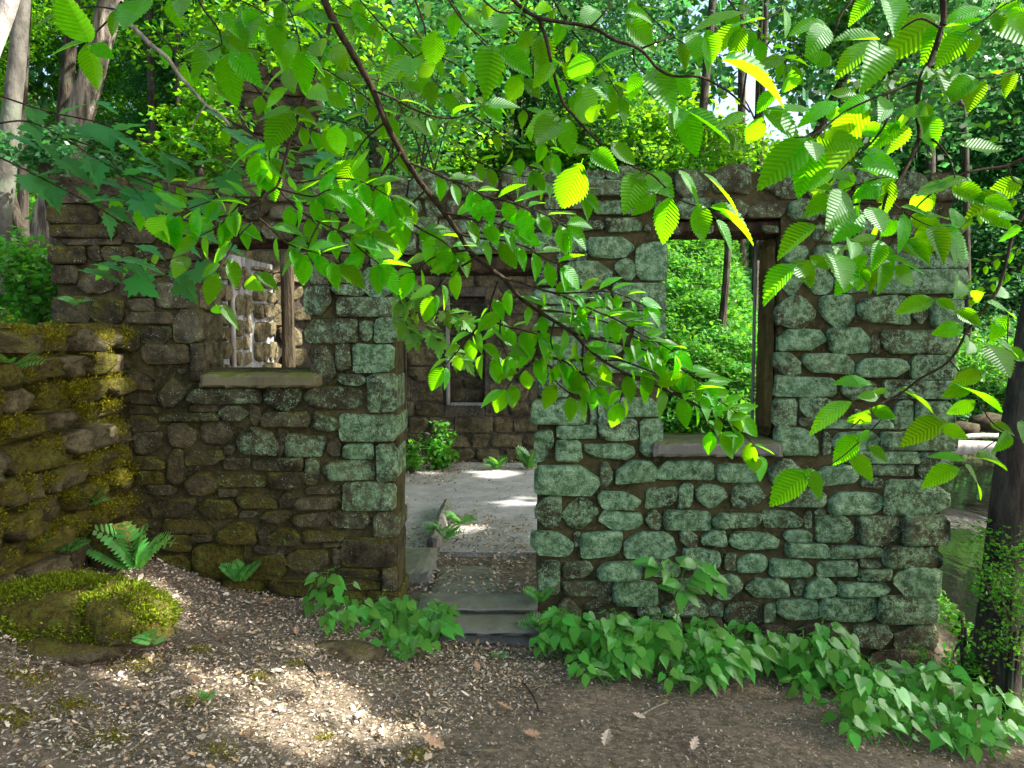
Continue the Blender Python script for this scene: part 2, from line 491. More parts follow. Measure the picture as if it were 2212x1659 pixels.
def declash(B, gap):
    """pull overlapping boxes apart along the axis of least overlap"""
    B = [list(b) for b in B]
    for _ in range(3):
        for i in range(len(B)):
            a = B[i]
            for j in range(i + 1, len(B)):
                b = B[j]
                ox = min(a[2], b[2]) - max(a[0], b[0]) + gap; oy = min(a[3], b[3]) - max(a[1], b[1]) + gap
                if ox > 0 and oy > 0:
                    if ox < oy:
                        l, r = (a, b) if a[0] + a[2] < b[0] + b[2] else (b, a)
                        l[2] -= ox / 2; r[0] += ox / 2
                    else:
                        t, d = (a, b) if a[1] + a[3] < b[1] + b[3] else (b, a)
                        t[3] -= oy / 2; d[1] += oy / 2
    return [b for b in B if b[2] - b[0] > 9 and b[3] - b[1] > 7]

# ------------------------------------------------------------------ front wall
ZS = .21973
def zb(ox, oy, L, s=ZS):
    u0, v0 = ox * .54004, oy * .54004
    return [(u0 + a * s, v0 + b * s, u0 + c * s, v0 + d * s) for a, b, c, d in L]
boxes = []
boxes += zb(2130, 1480, [(40,300,548,535),(560,270,652,538),(625,265,1240,445),(258,522,628,702),(645,460,1042,682),(1055,475,1268,805),(45,585,217,892),(258,728,512,892),(522,672,985,902),
 (45,905,662,1238),(678,930,772,1142),(808,868,1192,1168),(1248,888,1765,1102),(650,1165,1082,1350),(1112,1090,1442,1332),(1445,1112,1592,1312),(1608,1070,1952,1424),
 (45,1200,302,1537),(315,1258,672,1552),(705,1370,1112,1568),(1122,1358,1322,1552),(1285,1318,1757,1562),(400,55,772,262),(65,80,362,272)])
boxes += zb(2130, 2080, [(52,105,442,347),(375,108,522,212),(462,72,882,378),(900,72,1452,362),(1448,102,1642,237),(1668,98,1912,237),(62,380,312,682),(258,372,598,558),(350,570,792,718),(650,392,1092,578),(1130,370,1472,572),(1488,258,1942,452),(1898,338,2015,472),(800,590,1292,802),(1300,560,1760,722),(1778,468,2113,755),(220,738,502,1102),(532,738,832,872),(1050,828,1322,932),(1298,738,1792,932),(1800,788,1927,942),(1928,808,2320,982),(1540,948,1922,1272),(1920,1018,2182,1132),(600,900,1040,1010),(1060,940,1520,1090),(520,1010,1000,1300),(1000,1100,1520,1300),(100,1110,500,1380),(540,1310,1000,1480),(1010,1310,1500,1500)])
boxes += zb(2950, 1480, [(390,60,967,247),(1000,118,1342,257),(1480,98,2105,242),(388,250,562,557),(598,282,920,462),(1530,318,1722,532),(1758,288,2125,502),(620,480,762,545),(838,438,1562,622),(388,545,890,835),(900,635,945,780),(950,638,1422,792),(1428,568,2122,772),(1170,788,1802,892),(1808,808,2112,1022),(340,878,652,1122),(-165,945,282,1122),(838,928,1222,1148),(1240,918,1732,1037),(1268,1038,1477,1168),(1488,1068,2085,1448),(-45,1108,312,1348),(378,1148,892,1348),(918,1148,1432,1408),(-215,1368,257,1567),(288,1368,652,1562),(698,1368,767,1532),(790,1338,887,1420),(788,1408,1222,1682),(1230,1398,1672,1692),(1670,1458,2083,1682)])
boxes += zb(2950, 2080, [(-65,105,472,327),(465,58,772,212),(558,218,942,387),(968,248,1442,372),(1478,248,2060,482),(28,338,302,542),(352,312,782,552),(828,378,1202,542),(1248,458,1602,567),(1288,382,1502,458),(1600,498,2050,707),(112,558,572,792),(580,568,702,692),(703,518,1028,722),(1052,588,1552,747),(313,828,432,987),(438,728,882,1002),(888,758,1443,957),(1463,733,2035,1032),(650,968,1172,1242),(1188,988,1622,1247),(1628,1018,2015,1252),(200,1008,642,1200),(850,1268,1362,1542),(1368,1258,1992,1532),(300,1200,842,1500),(900,1550,1400,1700),(1420,1545,1990,1700)])
boxes += zb(2950, 850, [(425,340,690,502),(640,540,872,762),(978,600,1290,802),(1300,568,2155,772),(1680,398,2162,552),(1640,248,2142,392),(1400,60,1682,192),(1750,100,2130,240),(1150,100,1390,250),(430,520,632,760),(392,808,717,1122),(778,818,1087,1112),(1148,808,1662,1122),(1698,948,1812,1088),(1932,888,2162,1108),(392,1148,852,1347),(873,1138,1302,1397),(1300,1228,1402,1392),(1408,1148,2135,1367),(388,1383,582,1582),(638,1383,1102,1597),(1128,1398,1652,1642),(1718,1398,2125,1602),(700,330,1000,520),(1020,300,1360,540),(1380,330,1660,540),(740,100,1130,300),(740,-60,1100,80)])
boxes += zb(2130, 680, [(0,55,272,262),(500,58,862,252),(160,250,582,372),(600,253,1202,452),(700,483,1017,612),(0,588,527,802),(540,618,1012,852),(278,818,522,892),(258,898,772,1132),(808,863,952,1052),(993,758,1278,1078),(780,1098,1292,1302),(450,480,690,622),(950,1298,1275,1372),(1000,1378,1265,1642),(580,1150,770,1380),(130,1340,500,1500),(520,1390,980,1600),(0,1150,560,1330),(0,400,430,570),(0,900,240,1130)])
boxes += [(1180,735,1250,772),(1255,732,1340,778),(1345,735,1425,800),(1182,776,1236,802),(1240,780,1335,806),
 (1535,359,1618,422),(1623,366,1732,426),(1613,431,1688,468),(1692,431,1764,466),(1450,372,1530,425),(1368,395,1445,432),(1450,430,1528,466),(1532,430,1608,468),(1398,434,1446,466),(1736,372,1826,424),(1832,376,1900,420),(1905,380,1990,425),(1995,384,2058,424)]
boxes += zb(230, 750, [(80,60,422,157),(0,165,432,352),(450,200,702,352),(20,370,572,492),(150,503,622,602),(0,540,302,762),(330,610,472,702),(480,590,762,742),(20,760,225,902),(230,888,602,1052),(640,890,985,1062),(360,1088,688,1292),(690,1098,932,1202),(998,958,1272,1192),(690,1218,1112,1342),(1150,1198,1522,1512),(840,1338,1112,1502),(150,1340,522,1492),(560,1368,822,1562),(880,1538,1320,1690),(0,1060,340,1322),(800,740,1110,890),(1120,740,1480,932),(620,760,790,882),(720,380,1050,500),(1060,420,1330,570),(780,600,1180,730),(1200,590,1480,730),(560,60,1000,190),(1010,80,1400,240),(720,220,1050,370),(1100,260,1500,400),(1420,420,1700,520)])
boxes += zb(750, 1100, [(20,660,372,1002),(1190,118,1422,392),(1430,98,1752,172),(1518,213,2045,402),(1198,408,1682,682),(1688,428,1792,667),(1838,428,2115,652),(1218,688,1422,1062),(1458,688,1607,962),(1618,648,2118,952),(1478,968,1752,1092),(1758,968,2118,1302),(1128,1098,1742,1382),(1518,1308,2118,1622),(738,1318,1192,1522),(1213,1388,1477,1532),(30,1138,700,1252),(720,1138,1120,1292),(298,1258,600,1442),(0,1268,290,1422),(605,1258,735,1442),(1220,-60,1400,100),(1420,-130,1700,80),(1720,-60,2070,190),(1200,-230,1480,-80),(1490,-250,1800,-140),(1810,-260,2080,-80)])
boxes += zb(450, 1500, [(90,18,422,172),(430,58,742,292),(100,180,402,282),(200,298,372,382),(470,288,1022,442),(150,388,462,557),(500,448,810,742),(813,458,1152,672),(1183,468,1602,802),(1608,558,1678,782),(1688,553,2085,787),(230,568,492,772),(650,678,1082,872),(1060,678,1187,772),(1108,778,1332,882),(1343,798,1862,932),(180,778,472,912),(480,740,690,1092),(700,878,802,992),(680,898,1032,1192),(988,863,1462,1122),(1398,943,1532,992),(1508,953,1872,1142),(340,1050,552,1192),(180,930,470,1050),(1008,1108,1182,1197),(1188,1133,1562,1302),(1588,1158,1762,1262),(370,1178,792,1382),(798,1188,1192,1412),(1208,1308,1382,1392),(1408,1308,1742,1482),(500,1388,952,1552),(958,1408,1402,1642),(1378,1478,1502,1632),(1508,1478,1852,1690)])
boxes += zb(850, 1500, [(870,828,1025,1062),(1030,808,1562,1042),(1088,648,1272,792),(1250,658,1582,842),(1598,668,1875,1012),(908,1078,1227,1167),(788,1168,1242,1332),(1258,1048,1845,1332),(758,1328,1125,1512),(1125,1328,1552,1507),(1545,1368,1845,1572),(858,1538,1290,1622)])
boxes += zb(450, 2000, [(460,330,732,462),(768,328,962,412),(700,418,1232,762),(400,518,682,700),(1378,408,1672,532),(1338,538,1652,752),(1668,408,2142,732),(1030,760,1462,932),(758,768,1022,902),(1098,908,1282,1050),(1288,938,1562,1060),(820,900,1092,1012)])
boxes += zb(850, 2000, [(490,165,705,232),(710,183,1052,367),(623,233,722,282),(648,288,702,372),(280,438,678,547),(680,368,932,442),(940,368,1050,492),(310,545,582,602),(700,443,932,510),(720,515,845,592),(850,500,1045,602),(590,548,715,612),(800,606,1045,700),(560,615,790,690)], .383)
# courses hidden or half hidden behind the leaves
def row(v0, v1, u0, u1, w):
    out = []; u = u0
    while u < u1 - 12:
        e = min(u1, u + w * rnd.uniform(.6, 1.5))
        if u1 - e < 18: e = u1
        out.append((u, v0 + rnd.uniform(0, 3), e - 4, v1 - rnd.uniform(3, 5))); u = e
    return out
for r_ in ((396, 440, 132, 470, 80), (388, 432, 470, 800, 85), (380, 425, 800, 1160, 85), (374, 400, 1160, 1370, 70), (440, 478, 430, 860, 70), (478, 514, 430, 860, 62), (432, 470, 800, 1160, 70), (470, 505, 862, 1160, 62), (505, 542, 862, 1160, 66), (514, 560, 676, 860, 60), (560, 600, 1162, 1185, 60)):
    boxes += row(*r_)
boxes = declash(boxes, 2.0)
OPEN = [(428, 532, 672, 806), (858, 596, 1162, 1500), (1426, 512, 1682, 948)]
def clear(b, m=3):
    for o in OPEN + boxes:
        if min(b[2], o[2]) - max(b[0], o[0]) > -m and min(b[3], o[3]) - max(b[1], o[1]) > -m: return False
    return True
ok = []
for b in boxes:                                     # keep stones out of the openings
    b = list(b)
    for o in OPEN:
        ox = min(b[2], o[2]) - max(b[0], o[0]); oy = min(b[3], o[3]) - max(b[1], o[1])
        if ox > 0 and oy > 0:
            if ox < oy:
                if b[0] + b[2] < o[0] + o[2]: b[2] = o[0] + 2
                else: b[0] = o[2] - 2
            else:
                if b[1] + b[3] < o[1] + o[3]: b[3] = o[1]
                else: b[1] = o[3]
    if b[2] - b[0] > 9 and b[3] - b[1] > 7: ok.append(b)
boxes = ok
def grow(B, most, keep):
    B = [list(b) for b in B]
    for i, b in enumerate(B):
        lim = [most] * 4
        for j, o in enumerate(B + [list(q) for q in OPEN]):
            if j == i: continue
            ox = min(b[2], o[2]) - max(b[0], o[0]); oy = min(b[3], o[3]) - max(b[1], o[1])
            if oy > -2:
                if o[0] >= b[2] - 1: lim[2] = min(lim[2], max(0, (o[0] - b[2] - keep)))
                if o[2] <= b[0] + 1: lim[0] = min(lim[0], max(0, (b[0] - o[2] - keep)))
            if ox > -2:
                if o[1] >= b[3] - 1: lim[3] = min(lim[3], max(0, (o[1] - b[3] - keep)))
                if o[3] <= b[1] + 1: lim[1] = min(lim[1], max(0, (b[1] - o[3] - keep)))
        b[0] -= lim[0]; b[1] -= lim[1]; b[2] += lim[2]; b[3] += lim[3]
    return B
boxes = grow(boxes, 10, .8)
traced = list(boxes)
fill = []
for _ in range(5000):
    w, h = rnd.uniform(20, 62), rnd.uniform(13, 30)
    if _ > 2200: w, h = w * .6, h * .7
    side = rnd.random() < .5
    u = rnd.uniform(128, 860 - w) if side else rnd.uniform(1162, 2045 - w)
    v = rnd.uniform(385, (1330 if side else 1500) - h)
    b = (u, v, u + w, v + h)
    if clear(b, 3.5): boxes.append(b); fill.append(b)
    if len(fill) > 130: break

WALL_Y, THICK = 5.8, 0.40
wall = thing('ruined_wall', 'roofless rubble stone front wall with a doorway between two window openings', 'stone wall', (0, WALL_Y, 0))
def X_(u): return px(u, 700, WALL_Y).x
def Z_(v): return px(1106, v, WALL_Y).z
V, F = [], []
def core(u0, u1, vt, vb): box(X_(u0), X_(u1), 0.0, THICK, Z_(vb), Z_(vt), V, F)
core(128, 430, 412, 1520); core(430, 671, 800, 1520); core(430, 671, 402, 502); core(671, 855, 398, 1520)
core(855, 1165, 388, 548); core(1165, 1426, 382, 1560); core(1426, 1682, 952, 1600); core(1426, 1682, 372, 470); core(1682, 2046, 384, 1640)
add('mortar_core', me_new('mortar_core', V, F, M['mortar']), wall)
# stones, one object each; the smallest past 300 are joined
boxes.sort(key=lambda b: -(b[2] - b[0]) * (b[3] - b[1]))
SV, SF, SV2, SF2 = [], [], [], []
n_single = 0
for i, b in enumerate(boxes):
    rn = random.Random(1000 + i)
    u0, v0, u1, v1 = b
    x0, x1, z0, z1 = X_(u0), X_(u1), Z_(v1), Z_(v0)
    edge = (u1 > 838 and u1 < 880) or (u0 < 1178 and u0 > 1150) or u1 > 2030 or u0 < 135 or (v0 > 520 and v1 < 830 and ((abs(u1 - 430) < 25) or (abs(u0 - 671) < 22))) or (v0 > 500 and v1 < 960 and (abs(u1 - 1426) < 22))
    if edge and (u1 > 2030): x1 += rn.uniform(-.03, .03)
    if edge and 838 < u1 < 880: x1 = X_(857 + rn.uniform(-4, 6))
    if v1 < 445: z1 += rn.uniform(-.015, .035)
    area = (x1 - x0) * (z1 - z0)
    poly = rounded_poly(x0, x1, z0, z1, rn, 17 if area > .02 else 12, rn.uniform(4, 7) if edge else None)
    pr = rn.uniform(.022, .055) * (1.0 if area > .012 else .7)
    SVi, SFi, (cx, cz) = stone_mesh(poly, pr, rn, (THICK + rn.uniform(-.03, .01)) if edge else 0)
    uc, vc = (u0 + u1) / 2, (v0 + v1) / 2
    lich = np.interp(uc, [120, 420, 640, 780, 870, 1160, 1300, 2050], [.46, .58, .70, .84, .88, .88, .92, .88])
    if vc < 520: lich *= .85
    low = np.interp(vc - (1310 + (uc - 700) * .12), [-330, 20], [0, 1])
    lich = min(1, max(0, lich * rn.uniform(.82, 1.08) - (.5 * low if uc < 870 else .55 * max(0, low * 1.6 - .75))))
    mossv = np.interp(uc, [120, 300, 600, 800, 870, 1160, 2050], [.66, .66, .56, .42, .32, .14, .10]) * rn.uniform(.75, 1.25) + .45 * low * (1 if uc < 870 else .3)
    tone = rn.uniform(.25, .60) * (.80 if uc < 330 else 1)
    if n_single < 292 and i < 292 and b not in fill[:0]:
        o = add('stone', me_new('stone', SVi, SFi, M['stone'], 2), wall, (cx, 0, cz))
        o.color = (tone, lich, min(1, mossv), 1); n_single += 1
    else:
        sv, sf = (SV, SF) if u0 > 760 else (SV2, SF2)
        k0 = len(sv); sv += [(v[0] + cx, v[1], v[2] + cz) for v in SVi]; sf += [tuple(k0 + q for q in f) for f in SFi]
o = add('small_stones', me_new('small_stones', SV, SF, M['stone']), wall)
o['kind'] = 'stuff'; o.color = (.42, .72, .3, 1)
o = add('small_stones', me_new('small_stones', SV2, SF2, M['stone']), wall)
o['kind'] = 'stuff'; o.color = (.38, .5, .55, 1)
# sills, lintels, timber jamb
def slab(u0, u1, vt, vb, y0, y1, name, mat, seed, amp=.004):
    a = px(u0, vt, WALL_Y + y0); b_ = px(u1, vb, WALL_Y + y0)
    V, F = rough_block(a.x, b_.x, y0, y1, b_.z, a.z, seed, amp * 1.9, 22, 5, 4)
    return add(name, me_new(name, V, F, mat), wall)
slab(426, 690, 806, 841, -.10, .38, 'window_sill', mat_concrete('mossy_sill_concrete', (.12, .105, .055), (.18, .16, .085), .9), 1)
slab(1410, 1695, 955, 990, -.10, .38, 'window_sill', M['concrete'], 2)
slab(1400, 1705, 470, 509, .03, .37, 'timber_lintel', M['timber'], 3, .006)
slab(415, 690, 500, 531, .03, .37, 'timber_lintel', M['timber'], 4, .006)
slab(835, 1190, 549, 592, .03, .37, 'timber_lintel', M['timber'], 5, .006)
a = px(1660, 512, 6.0); b_ = px(1682, 945, 6.0)
V, F = rough_block(X_(1682) - .055, X_(1682) + .01, .06, .36, Z_(947), Z_(513), 6, .014, 3, 6, 22)
add('jamb_lining', me_new('jamb_lining', V, F, mat_mortar('mossy_jamb', (.07, .05, .02), (.15, .115, .04), (.10, .10, .03))), wall)
V, F = rough_block(X_(1682) - .075, X_(1682) - .05, .355, .385, Z_(947), Z_(520), 7, .003, 2, 2, 14)
add('jamb_strip', me_new('jamb_strip', V, F, M['grey_timber']), wall)
# jamb faces of the left window and of the doorway seen at an angle
def jamb(u, vt, vb, n, name, lich, seed):
    rn = random.Random(seed); z = Z_(vb); x = X_(u)
    while z < Z_(vt) - .05:
        h = min(rn.uniform(.14, .30), Z_(vt) - z)
        poly = rounded_poly(.03, THICK - .01, z + .008, z + h - .008, rn, 13, 5)
        SVi, SFi, (cy, cz) = stone_mesh(poly, .03, rn, 0)
        o = add(name, me_new(name, [(-v[1], v[0], v[2]) for v in SVi], [f[:] for f in SFi], M['stone'], 2), wall, (x, cy, cz))
        o.color = (rn.uniform(.5, .75), lich, .12, 1); z += h
jamb(431, 535, 800, 1, 'stone', .5, 5)

# ------------------------------------------------------------------ rear wall, side wall, chimney
def face_rows(x0, x1, z0, z1, hh, ww, rn):
    out = []; z = z0
    while z < z1 - .05:
        h = min(rn.uniform(*hh), z1 - z); x = x0
        while x < x1 - .04:
            w = rn.uniform(*ww) * (.6 + h / hh[1] * .6)
            if x1 - x - w < .12: w = x1 - x
            out.append((x, x + w - .016, z + rn.uniform(0, .012), z + h - rn.uniform(.012, .022))); x += w
        z += h
    return out
YB = 12.05
rear = thing('rear_wall', 'far stone wall of the ruin seen through the doorway with a blocked window', 'stone wall', (0, YB, FLOOR))
zt = 3.1
wx0, wx1 = px(960, 0, YB).x, px(1046, 0, YB).x
wz0, wz1 = px(1000, 872, YB).z - FLOOR, px(1000, 640, YB).z - FLOOR
V, F = [], []
box(-3.3, wx0, 0, .45, -.4, zt, V, F); box(wx1, 2.05, 0, .45, -.4, zt, V, F); box(wx0, wx1, 0, .45, -.4, wz0, V, F); box(wx0, wx1, 0, .45, wz1, zt, V, F); box(wx0, wx1, .16, .45, wz0, wz1, V, F)
add('mortar_core', me_new('mortar_core', V, F, M['mortar_dark']), rear)
rn = random.Random(4)
nst = 0
def rear_stone(x0, x1, z0, z1, y=0.0, tone=None):
    global nst
    poly = rounded_poly(x0, x1, z0, z1, rn, 11, rn.uniform(4, 7))
    A, B, (cx, cz) = stone_mesh(poly, rn.uniform(.015, .035), rn)
    o = add('stone', me_new('stone', A, B, M['stone'], 2), rear, (cx, y, cz)); nst += 1
    o.color = (tone or rn.uniform(.35, .75), rn.uniform(.25, .5), rn.uniform(.1, .3), 1)
for (x0, x1, z0, z1) in face_rows(-3.0, 2.0, 0, zt, (.16, .30), (.26, .52), rn):
    if x1 > wx0 and x0 < wx1 and z1 > wz0 and z0 < wz1:
        if x0 < wx0 - .09: rear_stone(x0, wx0 - .02, z0, z1)
        if x1 > wx1 + .09: rear_stone(wx1 + .02, x1, z0, z1)
        continue
    rear_stone(x0, x1, z0, z1)
for (x0, x1, z0, z1) in face_rows(wx0 + .03, wx1 - .02, wz0 + .02, wz1, (.12, .22), (.18, .32), rn): rear_stone(x0, x1, z0, z1, .16, .4)
V, F = rough_block(wx0 - .01, wx0 + .05, -.05, .12, wz0 - .02, wz1, 8, .004, 2, 2, 12); add('window_frame', me_new('window_frame', V, F, M['grey_timber']), rear)
V, F = rough_block(wx0 + .05, wx1, -.03, .12, wz0 - .035, wz0 + .015, 9, .004, 10, 2, 2); add('window_frame', me_new('window_frame', V, F, M['grey_timber']), rear)

side = thing('side_wall', 'pale plastered inner side wall seen through the higher window', 'wall', (-3.0, 8.2, FLOOR))
V, F = [], []
box(-.4, 0, -1.9, .55, -.4, 2.75, V, F); box(-.4, .02, .62, 1.25, -.4, 2.75, V, F); box(-.4, .0, 1.32, 2.24, -.4, 2.75, V, F); box(-.4, -.05, .55, .62, -.4, 2.75, V, F); box(-.4, -.04, 1.25, 1.32, -.4, 2.75, V, F)
add('plaster', me_new('plaster', V, F, M['plaster']), side)
rn = random.Random(77)
for (y0, y1, z0, z1) in face_rows(-1.85, .50, .0, 2.7, (.14, .30), (.22, .5), rn) + face_rows(.66, 1.22, .0, 2.7, (.14, .30), (.2, .35), rn) + face_rows(1.36, 2.2, .0, 2.7, (.14, .30), (.22, .5), rn):
    poly = rounded_poly(y0, y1, z0, z1, rn, 11)
    A, B, (cy, cz) = stone_mesh(poly, rn.uniform(.03, .07), rn)
    o = add('stone', me_new('stone', [(-v[1], v[0], v[2]) for v in A], B, M['stone'], 2), side, (.0, cy, cz)); o.color = (rn.uniform(.75, 1.0), .3, .0, 1)
V, F = tube(smooth_line([(.03, .585, -.3), (.032, .588, 1.4), (.03, .583, 2.7)]), .028, .028, 8); add('pipe', me_new('pipe', V, F, M['log'], True), side)
xa = px(592, 0, 10.38).x; xb = px(620, 0, 10.38).x
V, F = rough_block(xa + 3.0, xb + 3.0, 2.16, 2.30, -.3, 3.3, 11, .008, 3, 3, 20); add('timber_post', me_new('timber_post', V, F, mat_bark('brown_post', (.045, .034, .020), (.10, .078, .048), .15, 18)), side)

CY = 10.52
ch = thing('stone_chimney', 'tall stone chimney rising above the wall behind the leaves', 'chimney', (-3.1, CY, FLOOR))
ch.rotation_euler = (0, 0, R(24))
chl, chr_ = px(467, 0, CY).x + 3.1, px(688, 0, CY).x + 3.1
ctop = px(0, 135, CY).z - FLOOR
V, F = [], []
box(chl + .03, chr_ - .03, .03, .85, -.4, ctop * .8, V, F); box(chl + .12, chr_ - .06, .05, .80, ctop * .8, ctop - .1, V, F)
add('mortar_core', me_new('mortar_core', V, F, M['mortar_dark']), ch)
rn = random.Random(9)
for (x0, x1, z0, z1) in face_rows(chl, chr_, 0, ctop, (.15, .34), (.26, .5), rn):
    f = z1 / ctop
    if f > .8: x0 = max(x0, chl + .10); x1 = min(x1, chr_ - .04)
    if f > .96: x0 = max(x0, chl + .34); x1 = min(x1, chr_ - .1)
    if x1 - x0 < .06: continue
    poly = rounded_poly(x0, x1, z0, z1, rn, 12)
    A, B, (cx, cz) = stone_mesh(poly, rn.uniform(.03, .07), rn, .3)
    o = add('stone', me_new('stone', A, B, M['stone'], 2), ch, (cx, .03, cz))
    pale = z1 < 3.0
    o.color = (1.0 if pale else rn.uniform(.2, .4), .25 if pale else .12, .0 if pale else .3, 1)  # lower stones toned pale as if sunlit, upper ones dark as in shade
for (y0, y1, z0, z1) in face_rows(.02, .85, 0, ctop - .1, (.16, .32), (.25, .45), rn):
    poly = rounded_poly(y0, y1, z0, z1, rn, 11)
    A, B, (cy, cz) = stone_mesh(poly, rn.uniform(.03, .06), rn)
    o = add('stone', me_new('stone', [(-v[1], v[0], v[2]) for v in A], B, M['stone'], 2), ch, (chr_ - .03, cy, cz))
    o.color = (rn.uniform(.7, .95), .4, .05, 1)  # side stones toned lighter for the sun on this face

# ------------------------------------------------------------------ mossy retaining wall and boulder
mw = thing('mossy_wall', 'low rubble retaining wall thick with yellow moss beside the leafy path', 'stone wall', (-2.76, 5.8, .5))
MH = CAM_Z - .5 - .015
V, F = box(-.5, -.02, -3.0, -.02, -.6, MH - .04)
add('moss_bed', me_new('moss_bed', V, F, M['mortar_moss']), mw)
rn = random.Random(21)
tuft_sites = []
for (y0, y1, z0, z1) in face_rows(-2.6, -.02, -.1, MH, (.08, .20), (.18, .42), rn):
    poly = rounded_poly(y0, y1, z0, z1, rn, 13, rn.uniform(2.3, 4))
    A, B, (cy, cz) = stone_mesh(poly, rn.uniform(.03, .17), rn)
    o = add('stone', me_new('stone', [(-v[1], v[0], v[2]) for v in A], B, M['stone'], True), mw, (-.02, cy, cz))
    ms = rn.choice([.25, .7, .85, .95, 1.0])
    o.color = (rn.uniform(.3, .75), rn.uniform(.1, .3), ms, 1)
    if ms > .6:
        cl_ = [(rn.uniform(y0, y1), rn.uniform(z0, z1) * .5 + .5 * z1) for _ in range(3)]
        for _ in range(46):
            q_ = cl_[rn.randrange(3)]; tuft_sites.append((Vector((-2.76 + .04 + rn.random() * .09, 5.8 + q_[0] + rn.gauss(0, .035), .5 + q_[1] + rn.gauss(0, .022))), Vector((.8, -.1, .6))))
for i in range(7):
    y = -2.4 + i * .36
    poly = rounded_poly(y, y + .34, MH - .07, MH + rn.uniform(.0, .02), rn, 12)
    A, B, (cy, cz) = stone_mesh(poly, .06, rn)
    o = add('stone', me_new('stone', [(-v[1], v[0], v[2]) for v in A], B, M['stone'], True), mw, (-.0, cy, cz)); o.color = (.4, .2, .9, 1)

def boulder(name, c, s, seed, colr, label, cat='boulder', group=None, sub=3):
    import bmesh
    bm = bmesh.new(); bmesh.ops.create_icosphere(bm, subdivisions=sub, radius=1)
    for v in bm.verts:
        n = v.co.normalized(); q = n * 1.3 + Vector((seed, seed * .7, 0))
        r = 1 + .34 * mnoise.noise(q) + .20 * mnoise.noise(q * 2.6) + .09 * mnoise.noise(q * 6)
        p = n * r
        p.z = max(p.z, -.75)
        v.co = Vector((p.x * s[0], p.y * s[1], p.z * s[2]))
    me = bpy.data.meshes.new(name); bm.to_mesh(me); bm.free(); me.materials.append(M['stone'])
    me.polygons.foreach_set('use_smooth', [True] * len(me.polygons))
    o = add(name, me, None, c); o.color = colr
    return tag(o, label, cat, group)
def gz(x, y): return float(H(x, y))
def ground_at(u, v):
    lo, hi = 2.0, 5.75
    for _ in range(40):
        m = (lo + hi) / 2; p = px(u, v, m)
        if p.z > gz(p.x, m): lo = m
        else: hi = m
    p = px(u, v, lo); return Vector((p.x, lo, gz(p.x, lo)))
wall_tufts = tuft_sites; tuft_sites = []
bp = px(120, 1340, 4.15)
b1 = boulder('boulder', (bp.x, 4.2, bp.z - .0), (.50, .34, .17), 3.3, (.75, .1, .86, 1), 'moss covered boulder with a bare grey patch at the foot of the mossy wall')
for _ in range(3200):
    a = rnd.uniform(0, 2 * math.pi); e = rnd.uniform(-.1, 1)
    n = Vector((math.cos(a) * math.sqrt(1 - min(1, e * e)), math.sin(a) * math.sqrt(1 - min(1, e * e)), e))
    if mnoise.noise(n * 2.4) > -.12 and not (Vector((n.x - .1, n.y + .7, n.z - .55)).length < .33): tuft_sites.append((Vector((bp.x + n.x * .5, 4.2 + n.y * .34, bp.z - .02 + n.z * .205)), n))
b2 = px(262, 1330, 4.1)
boulder('boulder', (b2.x, 4.12, b2.z - .03), (.24, .20, .16), 6.9, (.8, .1, .9, 1), 'jutting mossy ledge stone in sun at the end of the boulder')
for _ in range(1300):
    a = rnd.uniform(0, 2 * math.pi); e = rnd.uniform(-.1, 1); c_ = math.sqrt(1 - min(1, e * e))
    n = Vector((math.cos(a) * c_, math.sin(a) * c_, e))
    if mnoise.noise(n * 3 + Vector((4, 0, 0))) > -.15: tuft_sites.append((Vector((b2.x + n.x * .24, 4.12 + n.y * .2, b2.z - .03 + n.z * .165)), n))
b3 = px(60, 1425, 3.9)
boulder('boulder', (b3.x, 3.95, b3.z + .02), (.42, .2, .10), 9.4, (.35, .1, .5, 1), 'low rock toned dark for the shaded underside of the mossy boulder', sub=3)  # dark tone gives the shade beneath the boulder
bq = px(170, 1395, 3.95)
boulder('boulder', (bq.x, 3.98, gz(bq.x, 3.98) + .04), (.13, .1, .07), 8.1, (.8, .1, .6, 1), 'small moss topped stone tucked under the big mossy boulder', sub=2)
bq = px(235, 1185, 5.2); boulder('boulder', (bq.x + .02, 5.2, bq.z), (.16, .14, .17), 5.7, (.6, .1, .95, 1), 'rounded yellow mossy stone fallen at the end of the mossy wall', sub=2)
bq = px(740, 1440, 4.75); boulder('boulder', (bq.x, 4.75, gz(bq.x, 4.75) - .0), (.26, .15, .06), 2.2, (.55, .1, .35, 1), 'flat stone half sunk in the leaf litter before the steps', sub=2)
# moss tufts: short blades in cushions
def leaf_quads(P, D, N, L, W):
    """diamond leaves: base P, direction D, normal N (all n x 3), length L, width W"""
    X = np.cross(D, N); X /= np.linalg.norm(X, axis=1, keepdims=True) + 1e-9
    L = L[:, None]; W = W[:, None]
    v0 = P; v1 = P + D * L * .45 + X * W * .5 ; v2 = P + D * L ; v3 = P + D * L * .45 - X * W * .5
    Vv = np.stack([v0, v1, v2, v3], 1).reshape(-1, 3)
    return Vv, np.arange(len(P) * 4).reshape(-1, 4)
def unit(a): return a / (np.linalg.norm(a, axis=1, keepdims=True) + 1e-9)
def moss(name, sites, mat, label, k=10, h=1.0):
    TP = np.repeat(np.array([tuple(p) for p, n in sites]), k, 0); TN = np.repeat(np.array([tuple(n) for p, n in sites]), k, 0)
    TP = TP + npr.normal(0, .014, TP.shape)
    TD = unit(TN + npr.normal(0, .55, TP.shape) + np.array([0, 0, .2]))
    Vv, Fv = leaf_quads(TP, TD, unit(npr.normal(0, 1, TP.shape)), npr.uniform(.010, .026, len(TP)) * h, npr.uniform(.006, .011, len(TP)) * (.5 + .5 * h))
    tag(add(name, me_np(name, Vv, Fv, M[mat])), label, 'moss', kind='stuff')
